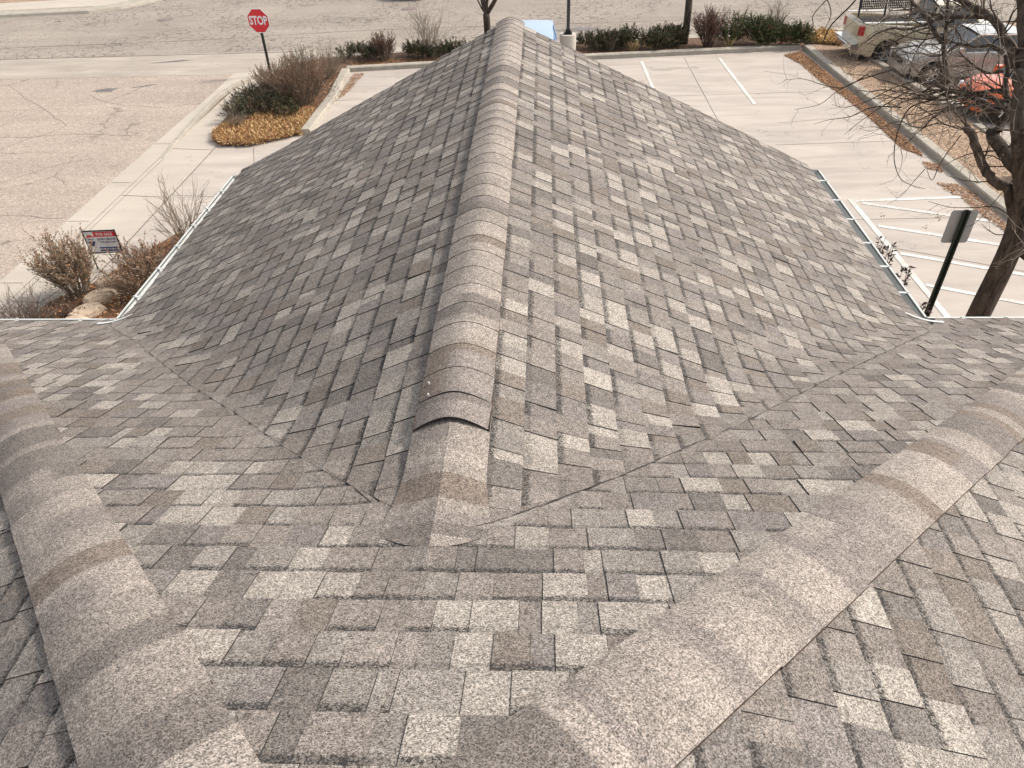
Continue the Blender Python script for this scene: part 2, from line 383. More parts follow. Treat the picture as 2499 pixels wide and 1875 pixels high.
# street seams (long cracks) and asphalt seams
b = MB()
wob(b, [(-40, 30.2), (-22.26, 31.26), (-14.85, 31.92), (-7.44, 33.15), (12, 34.2)], 0.06, -0.009, 0.03)
wob(b, [(-60, 27.3), (-20.9, 29.6), (-10, 29.95), (-9.4, 30.1)], 0.06, -0.003, 0.015)
b.build('crack', M_JOINT, bpy.data.objects['street'])
b = MB()
for ln in ([(-15.3, 24.9), (-13.7, 23.8), (-12.3, 23.6)], [(-19, 26.3), (-14.6, 22.0), (-15.6, 20.3), (-17, 18.2)], [(-17.5, 20.9), (-13.8, 21.3), (-12.0, 21.1)], [(-16.5, 15.4), (-13.5, 15.8), (-11.3, 15.7)], [(-14.4, 17.5), (-13.2, 19.1), (-12.6, 19.4)]):
    wob(b, ln, 0.016, -0.009, 0.07)
b.build('crack', M_JOINT, bpy.data.objects['side_road'])
# oil stains on the lot, dark patches on the roads
M_PATCH = noisy('dark_patch', (0.10, 0.09, 0.085), (0.20, 0.18, 0.16), 5, 0.6)
def blob(cx, cy, rx, ry, z, name, m, parent=None, seed=0, rot=0, kind=None):
    rnd = random.Random(seed); pts = []
    ph = [rnd.uniform(0, 6.28) for _ in range(4)]
    for i in range(48):
        a = 2 * math.pi * i / 48; r = 1 + 0.22 * math.sin(2 * a + ph[0]) + 0.16 * math.sin(3 * a + ph[1]) + 0.10 * math.sin(7 * a + ph[2]) + 0.05 * math.sin(13 * a + ph[3])
        x, y = rx * r * math.cos(a), ry * r * math.sin(a)
        pts.append((cx + x * math.cos(rot) - y * math.sin(rot), cy + x * math.sin(rot) + y * math.cos(rot), z))
    b = MB(); b.poly(pts); return b.build(name, m, parent, kind=kind)
M_SCUFF = noisy('tyre_scuff', (0.30, 0.265, 0.23), (0.37, 0.33, 0.28), 6, 0.9)
for q in ((4.3, 26.9, 0.55, 0.16, 2, 0.1), (5.2, 27.0, 0.3, 0.12, 5, 0.4), (8.0, 26.2, 0.5, 0.05, 7, -0.5), (3.0, 25.2, 0.5, 0.1, 9, 0.9), (7.6, 21.6, 0.7, 0.03, 11, 0.2)): blob(q[0], q[1], q[2], q[3], 0.0045, 'dark_patch', M_SCUFF, LOT, q[4], q[5])
blob(1.55, 32.6, 0.8, 0.35, -0.0085, 'dark_patch', M_PATCH, bpy.data.objects['street'], 3)  # irregular dark patches on the street beyond the lamp post
blob(1.3, 31.9, 0.35, 0.12, -0.0085, 'dark_patch', M_PATCH, bpy.data.objects['street'], 4)
blob(-14.1, 28.9, 0.75, 0.08, -0.004, 'dark_patch', M_PATCH, bpy.data.objects['cross_pan'], 5, 0.3)
blob(-15.1, 25.5, 0.45, 0.18, -0.0085, 'dark_patch', M_PATCH, bpy.data.objects['side_road'], 6, 0.1)
blob(-13.9, 25.9, 0.35, 0.07, -0.0085, 'dark_patch', M_PATCH, bpy.data.objects['side_road'], 8, 0.5)
M_IRON = noisy('cast_iron', (0.16, 0.13, 0.12), (0.24, 0.19, 0.17), 12, 0.7, 0.004, 80)
def manhole(x, y, z, r, label):
    e = empty('manhole_cover', (x, y, z), 0, label, 'manhole cover', 'manhole covers')
    b = MB(); b.cyl((0, 0, -0.01), r, 0.016, 32); b.build('rim', M_IRON, e)
    b = MB(); b.cyl((0, 0, 0.007), r * 0.86, 0.006, 32)
    for i in range(-3, 4):
        h = math.sqrt(max(0, (r * 0.8) ** 2 - (i * r * 0.22) ** 2)); b.box(i * r * 0.22 - 0.012, i * r * 0.22 + 0.012, -h, h, 0.0131, 0.018)
    b.build('lid', M_IRON, e)
manhole(-17.2, 35.8, -0.01, 0.36, 'round iron manhole cover in the street left of the red sign')
manhole(-6.2, 37.0, -0.01, 0.36, 'round iron manhole cover in the street near the dark parked vehicle')
manhole(-10.0, 24.2, 0.008, 0.28, 'rusty round utility cover in the sidewalk beside the island shrubs')

# ================================================================== BUILDING
ZE = 4.15; YE = 5.163; YF = 8.186; XL = -3.694; XR = 3.171; SM = 0.4457
XW = -0.338; ZR = CH - 0.52 * 3.45; KL = (ZR - ZE) / (XW - XL); KR = (ZR - ZE) / (XR - XW)
XP, YP = -0.372, 0.238; DXL, DXR = 0.94, 1.04; ZP = ZE + SM * (YE - YP)
GW = 0.115                                       # gutter width: shingles stop this far inside its lip
VLx = [(-3.80, 5.24), (-3.46, 4.74), (-2.92, 4.18), (-2.0, 3.14), (-1.65, 2.78), (-1.28, 2.39), (-0.99, 2.08), (-0.78, 1.87), (-0.59, 1.70), (-0.49, 1.60), (-0.338, 1.46)]
VRx = [(-0.338, 1.46), (-0.21, 1.50), (-0.1, 1.58), (0.11, 1.76), (0.27, 1.90), (0.54, 2.16), (0.91, 2.52), (1.54, 3.19), (2.49, 4.18), (2.87, 4.57), (3.27, 5.20)]
V_ALL = VLx + VRx[1:]
vxs = [p[0] for p in V_ALL]; vys = [p[1] for p in V_ALL]
def bY(x): return float(np.interp(x, vxs, vys))                  # plan y of the valley cut at x
def cL(y): return float(np.interp(y, [p[1] for p in VLx][::-1], [p[0] for p in VLx][::-1]))
def cR(y): return float(np.interp(y, [p[1] for p in VRx], [p[0] for p in VRx]))
def z_front(x, y): return ZE + SM * (YE - y)
def z_wing(x, y): return ZR - (KL * (XW - x) if x < XW else KR * (x - XW))
def Hf(x, y):
    a = z_front(x, y); c = z_wing(x, y)
    if y < 1.0: c = -9
    r = 0.15; d = abs(a - c)
    h = max(a, c) + (max(r - d, 0) ** 2) / (4 * r)
    return h + 0.0025 * math.sin(x * 2.1 + y * 1.3) + 0.002 * math.sin(x * 5.3 - y * 3.7)
def Hl(x, y): return ZP - SM / DXL * (XP - x)
def Hr(x, y): return ZP - SM / DXR * (x - XP)

LIGHT = (0.270, 0.243, 0.214); MID = (0.182, 0.160, 0.143); DARK = (0.132, 0.119, 0.109); BROWN = (0.154, 0.132, 0.114); LILAC = (0.163, 0.146, 0.136); TAN = (0.198, 0.179, 0.161)
def pick(rnd):
    r = rnd.random()
    c = LIGHT if r < 0.19 else MID if r < 0.51 else DARK if r < 0.61 else BROWN if r < 0.70 else LILAC if r < 0.84 else TAN
    k = rnd.uniform(0.90, 1.10); return tuple(q * k for q in c)
class Roof(MB):
    def __init__(s): super().__init__(); s.uv = []
    def q(s, pts, uvs, m, c):
        n = len(s.v); s.v.extend(pts); s.face(range(n, n + len(pts)), m, c); s.uv.append(uvs)
def shingles(name, xy, H, v0, v1, e, lo, hi, nearvalley, seed, parent, vdir=1):
    """courses from v0 (low edge, eave) to v1 (high edge). xy(u,v)->(x,y) plan. lo(v),hi(v): limits of u."""
    rnd = random.Random(seed); b = Roof(); n = int(math.ceil(abs(v1 - v0) / e)); sgn = 1 if v1 > v0 else -1
    off = rnd.uniform(0, 1)
    for j in range(n):
        va = v0 + sgn * e * j; vb = v0 + sgn * e * (j + 1)
        la, lb, ha, hb = lo(va), lo(vb), hi(va), hi(vb)
        u0 = min(la, lb); u1 = max(ha, hb)
        if u1 - u0 < 0.01: continue
        u = u0 - rnd.uniform(0, 0.3); tooth = rnd.random() < 0.5; prevc = None
        while u < u1:
            tooth = not tooth
            wdt = rnd.choice((0.085, 0.10, 0.115, 0.135)) * rnd.uniform(0.9, 1.1) if tooth else rnd.choice((0.06, 0.085, 0.10, 0.12)) * rnd.uniform(0.88, 1.12)
            ue = u + wdt
            c = pick(rnd)
            if prevc and c == prevc: c = pick(rnd)
            prevc = c
            clipped = nearvalley(u, ue, va) and (u < max(la, lb) + 0.05 or ue > min(ha, hb) - 0.05)
            if clipped: kk_ = rnd.uniform(0.82, 1.18); c = tuple(q * kk_ for q in (MID if rnd.random() < 0.7 else TAN))
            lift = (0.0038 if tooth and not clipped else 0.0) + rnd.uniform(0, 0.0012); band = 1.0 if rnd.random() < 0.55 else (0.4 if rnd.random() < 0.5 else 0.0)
            tilt = rnd.uniform(-0.0008, 0.0012) + (0.006 if rnd.random() < 0.012 else 0)
            t_low = 0.0050 + lift + tilt; t_up = -0.0012 + lift
            nv = nearvalley(u, ue, va)
            k = max(1, int(math.ceil(wdt / 0.045))) if nv else 1
            first = True; last = None
            # end taper: the plan shape narrows a touch like a cut tab
            for i in range(k):
                a0 = u + wdt * i / k; a1 = u + wdt * (i + 1) / k
                A0 = min(max(a0, la), ha); A1 = min(max(a1, la), ha); B0 = min(max(a0, lb), hb); B1 = min(max(a1, lb), hb)
                if A1 - A0 < 1e-5 and B1 - B0 < 1e-5: continue
                def P(uu, vv, off_): x, y = xy(uu, vv); return (x, y, H(x, y) + off_)
                pa0, pa1, pb1, pb0 = P(A0, va, t_low), P(A1, va, t_low), P(B1, vb, t_up), P(B0, vb, t_up)
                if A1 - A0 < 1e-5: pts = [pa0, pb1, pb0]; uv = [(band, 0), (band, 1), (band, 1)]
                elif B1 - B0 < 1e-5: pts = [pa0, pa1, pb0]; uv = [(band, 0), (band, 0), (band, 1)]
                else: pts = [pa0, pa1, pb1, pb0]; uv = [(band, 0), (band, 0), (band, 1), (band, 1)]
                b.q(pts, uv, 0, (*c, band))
                if A1 - A0 > 1e-5:                                # butt edge
                    l0, l1 = P(A0, va, -0.003), P(A1, va, -0.003)
                    b.q([l0, l1, pa1, pa0], [(0, 0)] * 4, 1, (0.05, 0.05, 0.05, 0))
                if tooth:
                    if first and a0 >= min(la, lb) - 1e-6:
                        b.q([pa0, pb0, P(B0, vb, -0.003), P(A0, va, -0.003)], [(0, 0)] * 4, 1, (0.05, 0.05, 0.05, 0))
                    last = (A1, B1, pa1, pb1)
                first = False
            if tooth and last:
                A1, B1, pa1, pb1 = last
                b.q([pa1, P(A1, va, -0.003), P(B1, vb, -0.003), pb1], [(0, 0)] * 4, 1, (0.05, 0.05, 0.05, 0))
            if abs(ue - u1) > 0.01:                              # the cut beside each tab
                S0 = [min(max(q, la), ha) for q in (ue - 0.0010, ue + 0.0014)]; S1 = [min(max(q, lb), hb) for q in (ue - 0.0010, ue + 0.0014)]
                if S0[1] - S0[0] > 0.001 and S1[1] - S1[0] > 0.001:
                    o0 = 0.0052 + (lift if not tooth else 0.0003); o1 = -0.0006 + (lift if not tooth else 0.0003)
                    b.q([P(S0[0], va, o0), P(S0[1], va, o0), P(S1[1], vb, o1), P(S1[0], vb, o1)], [(0, 0)] * 4, 1, (0.05, 0.05, 0.05, 0))
            u = ue
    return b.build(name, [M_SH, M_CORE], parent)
BLD = empty('house', (0, 0, 0), 0, 'building with grey asphalt shingle roof and projecting gable wing in the foreground', 'house')
EP = 0.143 / math.sqrt(1 + SM * SM)
YE2 = YE - GW
def hipL(y): return XP - (y - YP) * DXL
def hipR(y): return XP + (y - YP) * DXR
# front slope, left and right of the wing
shingles('roof_slope', lambda u, v: (u, v), Hf, YE2, YP, EP, lambda v: hipL(v), lambda v: (cL(v) if v > 1.46 else XW + 0.0), lambda u, ue, v: ue > cL(max(v, 1.3)) - 0.55, 11, BLD)
shingles('roof_slope', lambda u, v: (u, v), Hf, YE2, YP, EP, lambda v: (cR(v) if v > 1.46 else XW + 0.0), lambda v: hipR(v), lambda u, ue, v: u < cR(max(v, 1.3)) + 0.55, 12, BLD)
# side slopes of the main roof, carried on behind the camera
shingles('roof_slope', lambda u, v: (v, u), Hl, XP - 4.80 * DXL, XP, EP, lambda v: -3.6, lambda v: YP + (XP - v) / DXL, lambda *a: False, 13, BLD)
shingles('roof_slope', lambda u, v: (v, u), Hr, XP + 4.80 * DXR, XP, EP, lambda v: -3.6, lambda v: YP + (v - XP) / DXR, lambda *a: False, 14, BLD)
EW = 0.143 / math.sqrt(1 + KL * KL)
GV = 0.165
shingles('roof_slope', lambda u, v: (v, u), Hf, XL + GV, XW, EW, lambda v: bY(v), lambda v: YF - 0.02, lambda u, ue, v: u < bY(v) + 0.6, 15, BLD)
shingles('roof_slope', lambda u, v: (v, u), Hf, XR - GV, XW, EW, lambda v: bY(v), lambda v: YF - 0.02, lambda u, ue, v: u < bY(v) + 0.6, 16, BLD)
# trimmed shingle edge along each valley
for nm, pts_, wv in (('left', VLx[1:-1], 0.0016), ('right', VRx[1:-1], 0.0032)):
    b = MB(); P_ = densify([(x, y) for x, y in pts_], 0.06); rr_ = random.Random(9); prev = None
    for i, (x, y) in enumerate(P_):
        j_ = rr_.uniform(-0.003, 0.003); wj_ = wv * rr_.choice((0.08, 0.3, 0.7, 1.0, 1.2)); a_ = (x, y + j_ - wj_); c_ = (x, y + j_ + wj_)
        cur = ((*a_, Hf(*a_) + 0.0078), (*c_, Hf(*c_) + 0.0085))
        ids = (b.vert(cur[0]), b.vert(cur[1]))
        if prev: b.face((prev[0], ids[0], ids[1], prev[1]))
        prev = ids
    b.build('valley_edge', M_CORE, BLD)
# deck under the shingles: closed slabs so no light leaks through
b = MB()
def slab(pts, th=0.05):
    n = len(pts); T = [(x, y, z - 0.012) for x, y, z in pts]; B = [(x, y, z - 0.012 - th) for x, y, z in pts]
    b.poly(T); b.poly(B[::-1])
    for i in range(n): j = (i + 1) % n; b.poly([T[j], T[i], B[i], B[j]])
ze = lambda d: ZE + SM * GW
slab([(XP, YP, ZP), (hipL(YE2), YE2, ze(0)), (hipR(YE2), YE2, ze(0))][::1])
slab([(XP, YP, ZP), (XP, -9, ZP), (XP - 4.80 * DXL, -9, ZP - SM * 4.80), (XP - 4.80 * DXL, YP + 4.80, ZP - SM * 4.80)])
slab([(XP, -9, ZP), (XP, YP, ZP), (XP + 4.80 * DXR, YP + 4.80, ZP - SM * 4.80), (XP + 4.80 * DXR, -9, ZP - SM * 4.80)])
slab([(XW, 1.3, ZR), (XW, YF - 0.03, ZR), (XL + GV, YF - 0.03, z_wing(XL + GV, 0)), (XL + GV, 5.0, z_wing(XL + GV, 0))])
slab([(XW, YF - 0.03, ZR), (XW, 1.3, ZR), (XR - GV, 5.0, z_wing(XR - GV, 0)), (XR - GV, YF - 0.03, z_wing(XR - GV, 0))])
b.build('roof_deck', M_CORE, BLD)
# walls
b = MB()
def wallbox(x0, x1, y0, y1, z1): b.box(x0, x1, y0, y1, 0, z1)
wallbox(-4.65, 3.96, -8.7, 4.62, 4.12)
wallbox(XL + 0.5, XR - 0.5, 4.6, YF - 0.4, 4.20)
b.poly([(XL + 0.5, YF - 0.4, 4.2), (XW, YF - 0.4, ZR - 0.12), (XR - 0.5, YF - 0.4, 4.2)][::-1])
b.build('wall', M_WALL, BLD)
b = MB()                                           # soffits
b.box(XP - 4.7, XP + 4.7, -8.9, YE2 - 0.02, 4.13, 4.15); b.box(XL + GW + 0.02, XR - GW - 0.02, YE2, YF - 0.05, 4.132, 4.152)
b.build('soffit', M_WHITE, BLD)
def rake(x0, z0, x1, z1):
    b = MB(); y0, y1 = YF - 0.06, YF - 0.035
    b.poly([(x0, y1, z0 - 0.02), (x1, y1, z1 - 0.02), (x1, y1, z1 - 0.18), (x0, y1, z0 - 0.18)]); b.poly([(x0, y0, z0 - 0.02), (x0, y0, z0 - 0.18), (x1, y0, z1 - 0.18), (x1, y0, z1 - 0.02)])
    b.build('rake_board', M_WHITE, BLD)
rake(XL + GW, z_wing(XL + GW, 0), XW, ZR); rake(XW, ZR, XR - GW, z_wing(XR - GW, 0))
M_GLASS = mat('window_glass', (0.03, 0.04, 0.05), 0.08, spec=0.8)
for wy, sx in ((6.3, -1), (6.3, 1)):
    x = XL + 0.5 if sx < 0 else XR - 0.5
    b = MB(); b.box(x - 0.04, x + 0.04, wy - 0.6, wy + 0.6, 1.0, 2.4); f = b.build('window', M_WHITE, BLD)
    b = MB(); b.box(x - 0.05, x + 0.05, wy - 0.52, wy - 0.02, 1.08, 2.32); b.box(x - 0.05, x + 0.05, wy + 0.02, wy + 0.52, 1.08, 2.32); b.build('pane', M_GLASS, f)

# gutters
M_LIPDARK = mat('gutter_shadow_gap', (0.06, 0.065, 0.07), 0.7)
def gutter(a, c, side, hangers, ends=(False, False), k_=1.0):
    """open trough from a to c (x,y) along its outer lip; side = unit vector pointing to the roof"""
    a = Vector((*a, 0)); c = Vector((*c, 0)); s = Vector((*side, 0)); z = ZE + 0.0
    L = (c - a).length; d = (c - a).normalized()
    prof = [(0.125 * k_, 0.02), (0.125 * k_, -0.085), (0.03, -0.085), (0.012, -0.045), (0.0, -0.02), (0.0, 0.0), (0.016, 0.0), (0.016, -0.006), (0.020, -0.010), (0.024, -0.030), (0.045, -0.048), (0.119 * k_, -0.050), (0.119 * k_, 0.02)]
    b = MB(); R_ = []
    for p in (a, c): R_.append([b.vert(p + s * o + Vector((0, 0, z + h))) for o, h in prof])
    n = len(prof)
    for k in range(n):
        k2 = (k + 1) % n; b.face((R_[0][k], R_[0][k2], R_[1][k2], R_[1][k]))
    b.face(R_[0]); b.face(R_[1][::-1])
    for e, P_, dd in ((ends[0], a, d), (ends[1], c, -d)):
        if e:
            q = [P_ + s * o + Vector((0, 0, z + h)) for o, h in ((0.0, 0.0), (0.125 * k_, 0.02), (0.125 * k_, -0.085), (0.03, -0.085), (0.0, -0.02))]
            b.poly([v - dd * 0.002 for v in q]); b.poly([v + dd * 0.004 for v in q][::-1])
    g = b.build('gutter', M_WHITE, BLD)
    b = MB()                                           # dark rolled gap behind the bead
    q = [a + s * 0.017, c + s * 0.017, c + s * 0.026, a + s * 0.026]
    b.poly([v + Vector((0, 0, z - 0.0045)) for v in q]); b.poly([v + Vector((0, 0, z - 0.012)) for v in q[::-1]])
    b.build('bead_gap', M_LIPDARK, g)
    for t in hangers:
        p = a + d * t; m_ = MB()
        P1 = p + s * 0.012 + Vector((0, 0, z + 0.003)); P2 = p + s * 0.118 * k_ + Vector((0, 0, z + 0.012)); wv = d * 0.014
        m_.poly([P1 - wv, P1 + wv, P2 + wv * 0.8, P2 - wv * 0.8]); m_.poly([v - Vector((0, 0, 0.004)) for v in (P2 - wv * .8, P2 + wv * .8, P1 + wv, P1 - wv)])
        m_.box(-0.012, 0.012, -0.006, 0.006, 0, 0.006, M=Matrix.Translation(P1 + Vector((0, 0, 0.001))))
        m_.build('hanger', M_WHITE, g)
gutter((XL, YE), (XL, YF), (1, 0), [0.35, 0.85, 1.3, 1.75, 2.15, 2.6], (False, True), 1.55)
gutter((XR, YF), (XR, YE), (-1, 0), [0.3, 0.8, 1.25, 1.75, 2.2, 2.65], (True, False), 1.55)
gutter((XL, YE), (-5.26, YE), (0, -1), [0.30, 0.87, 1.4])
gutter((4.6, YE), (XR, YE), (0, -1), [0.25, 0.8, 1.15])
# metal drip flashing showing at the foot of both valleys
for sx, xc in ((-1, XL + 0.13), (1, XR - 0.13)):
    b = MB(); pts = []
    for i in range(7):
        t = i / 6; x = xc + sx * (0.10 - 0.26 * t) ; y = YE - 0.30 - 0.035 * math.sin(t * math.pi) + 0.10 * t
        pts.append((x, y, Hf(x, y) + 0.012))
    for i in range(6):
        (x0, y0, z0), (x1, y1, z1) = pts[i], pts[i + 1]
        b.poly([(x0, y0, z0), (x1, y1, z1), (x1, y1 + 0.03, z1 - 0.004), (x0, y0 + 0.03, z0 - 0.004)])
    b.build('valley_flashing', M_WHITE, BLD)

# ridge and hip caps ------------------------------------------------
CAPL = (0.262, 0.229, 0.202); CAPM = (0.225, 0.197, 0.174); CAPD = (0.145, 0.128, 0.116); CAPB = (0.160, 0.131, 0.110); CAPV = (0.195, 0.170, 0.155)
def cappick(rnd):
    r = rnd.random(); c = CAPL if r < 0.40 else CAPM if r < 0.60 else CAPD if r < 0.74 else CAPB if r < 0.85 else CAPV
    k = rnd.uniform(0.96, 1.05); return tuple(q * k for q in c)
def caps(name, P0, P1, nrm_s, slopes, seed, e=0.143, hw=0.137, special=None, rise=0.013, round_r=0.075):
    """bent cap shingles from P0 (the end whose butts are free) to P1 along a hip or ridge.
       slopes = fall of the surface per metre to each side (across the line, in plan)."""
    rnd = random.Random(seed); b = Roof(); P0 = Vector(P0); P1 = Vector(P1); d = P1 - P0; L = math.hypot(d.x, d.y); u = Vector((d.x / L, d.y / L)); cr = Vector((u.y, -u.x)); gz = d.z / L
    n = int(L / e) + 1
    cs = [-1, -0.8, -0.6, -0.42, -0.27, -0.13, 0, 0.13, 0.27, 0.42, 0.6, 0.8, 1]
    def pt(s, c, off, w_=hw):
        q = c * w_; x = P0.x + u.x * s + cr.x * q; y = P0.y + u.y * s + cr.y * q
        k = slopes[0] if q < 0 else slopes[1]
        z = P0.z + gz * s - k * (math.sqrt(q * q + round_r * round_r) - round_r) + rise + off - 0.011 * abs(c) ** 3
        return (x, y, z)
    prev = cappick(rnd)
    for j in range(n):
        s0 = e * j; s1 = min(e * (j + 1), L)
        if s1 - s0 < 0.01: break
        c1 = cappick(rnd) if rnd.random() < 0.8 else prev; c2 = cappick(rnd) if rnd.random() < 0.6 else c1; soft = rnd.random() < 0.45
        lat = cappick(rnd) if rnd.random() < 0.22 else None; latc = rnd.choice((-1, 1))
        jit = rnd.uniform(-0.004, 0.004); tl = 0.0026; wj = hw * rnd.uniform(0.985, 1.015)
        if special and special(s0): tl = special(s0)
        bow = (lambda c: 1 - 0.75 * c * c) if (special and special(s0)) else (lambda c: 1.0)
        cut = rnd.uniform(0.35, 0.7)
        ss = [0, 0.22, 0.44, cut, min(cut + 0.10, 0.95), 1] if cut > 0.46 else [0, 0.2, cut, cut + 0.1, 0.75, 1]
        def colour(t, c):
            q = c1 if t <= cut + 1e-6 else c2
            if soft and t < 0.25: k = t / 0.25; q = tuple(prev[i] * (1 - k) * 0.5 + q[i] * (0.5 + 0.5 * k) for i in range(3))
            if lat and c * latc > 0.2: k = min(1, (c * latc - 0.2) / 0.25); q = tuple(q[i] * (1 - k) + lat[i] * k for i in range(3))
            return (*q, 0)
        for a in range(len(ss) - 1):
            for i in range(len(cs) - 1):
                q = []; cc = []; uv = []
                for (t, c) in ((ss[a], cs[i]), (ss[a], cs[i + 1]), (ss[a + 1], cs[i + 1]), (ss[a + 1], cs[i])):
                    s = s0 + (s1 - s0) * t - jit * c * c * (1 - t)
                    q.append(pt(s, c, tl * (1 - t) * bow(c) + 0.0002, wj)); cc.append(colour(t, c)); uv.append((0, 0))
                b.q(q, uv, 0, cc)
        for i in range(len(cs) - 1):                   # butt edge
            q = [pt(s0 - jit * cs[i] ** 2, cs[i], tl * bow(cs[i]) + 0.0002, wj), pt(s0 - jit * cs[i + 1] ** 2, cs[i + 1], tl * bow(cs[i + 1]) + 0.0002, wj)]
            th = min(tl, 0.006) + 0.0002
            q += [(q[1][0], q[1][1], q[1][2] - th), (q[0][0], q[0][1], q[0][2] - th)]
            b.q(q[::-1], [(0, 0)] * 4, 1, (0.05, 0.05, 0.05, 0))
        for c in (-1, 1):                              # long edges
            q = [pt(s0, c, tl, wj), pt(s1, c, 0, wj), pt(s1, c, -0.022, wj), pt(s0, c, -0.022, wj)]
            b.q(q, [(0, 0)] * 4, 0, (0.085, 0.060, 0.050, 0))
        prev = c2
    o = b.build(name, [M_SH, M_CORE], BLD, smooth=True); return o
kd = SM / math.sqrt(2)
# wing ridge: butts face the camera; the flat lower stretch, then the lifted cap
caps('ridge_cap', (XW, 1.985, ZR + 0.004), (XW, YF, ZR), None, (KL, KR), 22, e=0.16, special=lambda s: 0.017 if s < 0.01 else (0.007 if s < 0.17 else 0), hw=0.143, rise=0.017, round_r=0.055)
YJ = 1.40
def low_cap():
    rnd = random.Random(5); b = Roof(); cs = [-1, -0.8, -0.6, -0.4, -0.2, 0, 0.2, 0.4, 0.6, 0.8, 1]; ys = np.linspace(YJ - 0.02, 2.08, 13)
    cols = [CAPD, CAPD, CAPV, CAPM, CAPB, CAPB, CAPM, CAPL, CAPM, CAPV, CAPM, CAPM, CAPM]
    def pt(y, c):
        hw = 0.145 + 0.05 * max(0, (1.75 - y) / 0.4); x = XW + 0.0 + c * hw
        z = max(Hf(x, y), (ZR - (KL if c < 0 else KR) * (math.sqrt((c * hw) ** 2 + 0.0025) - 0.05)) + 0.0) + 0.006 + 0.008 * min(1, max(0, (y - YJ) / 0.3)) - 0.004 * abs(c) ** 3
        return (x, y, z)
    for j in range(12):
        for i in range(10):
            yy0 = lambda c, y: y + (0.10 * c * c if j == 0 and y < YJ else 0)
            q = [pt(yy0(cs[i], ys[j]), cs[i]), pt(yy0(cs[i + 1], ys[j]), cs[i + 1]), pt(ys[j + 1], cs[i + 1]), pt(ys[j + 1], cs[i])]
            c = [(*(cols[j] if cs[i] < 0.0 or j % 3 else CAPM), 0)] * 4
            b.q(q, [(0, 0)] * 4, 0, c)
    for c in (-1, 1):
        for j in range(12):
            p, q = pt(ys[j], c), pt(ys[j + 1], c)
            b.q([p, q, (q[0], q[1], q[2] - 0.02), (p[0], p[1], p[2] - 0.02)], [(0, 0)] * 4, 1, (0.05, 0.05, 0.05, 0))
    b.build('ridge_cap', [M_SH, M_CORE], BLD, smooth=True)
low_cap()
# hips: butts face down the slope (away from the peak)
LH = 5.05
kf = lambda d: SM * d / math.sqrt(1 + d * d)
ks = lambda d: SM / d / math.sqrt(1 + d * d)
caps('hip_cap', (XP - LH * DXL, YP + LH, ZP - SM * LH), (XP, YP, ZP), None, (kf(DXL), ks(DXL)), 31, e=0.165)
caps('hip_cap', (XP + LH * DXR, YP + LH, ZP - SM * LH), (XP, YP, ZP), None, (ks(DXR), kf(DXR)), 35, e=0.165)
caps('ridge_cap', (XP, -9, ZP), (XP, YP, ZP), None, (SM, SM), 33, e=0.143)
# nail heads sealed on the lifted cap
M_SEAL = mat('clear_sealant', (0.42, 0.40, 0.38), 0.25, spec=0.6)
for (x, y) in ((-0.105, 2.16), (-0.112, 2.235)):
    b = MB(); zz = ZR - 0.45 * (math.sqrt(x * x + 0.0025) - 0.05) + 0.034
    zz -= 0.004; b.tube([(XW + x, y, zz - 0.02), (XW + x, y, zz), (XW + x, y, zz + 0.002)], [0.006, 0.005, 0.002], 10); b.build('sealed_nail', M_SEAL, BLD, smooth=True)

# ================================================================== PLANTS
def rdir(rnd, d, spread):
    v = Vector((rnd.gauss(0, 1), rnd.gauss(0, 1), rnd.gauss(0, 1))); v = v - d * v.dot(d)
    if v.length < 1e-6: v = d.orthogonal()
    v.normalize(); a = spread
    return (d * math.cos(a) + v * math.sin(a)).normalized()
def wander(rnd, p, d, L, n, jit, bend=Vector((0, 0, 0))):
    pts = [Vector(p)]; d = Vector(d).normalized()
    for i in range(n):
        d = (d + Vector((rnd.uniform(-1, 1), rnd.uniform(-1, 1), rnd.uniform(-1, 1))) * jit + bend / n).normalized()
        pts.append(pts[-1] + d * (L / n))
    return pts
def leafq(b, p, d, n, L, W, c):
    d = d.normalized(); s = d.cross(n)
    if s.length < 1e-5: s = d.orthogonal()
    s.normalize(); m = p + d * L * 0.5
    b.poly([p, m + s * W * 0.5, p + d * L, m - s * W * 0.5], 0, c)
def vary(rnd, c, k=0.25):
    f = rnd.uniform(1 - k, 1 + k); return (c[0] * f, c[1] * f * rnd.uniform(0.95, 1.05), c[2] * f * rnd.uniform(0.9, 1.1))
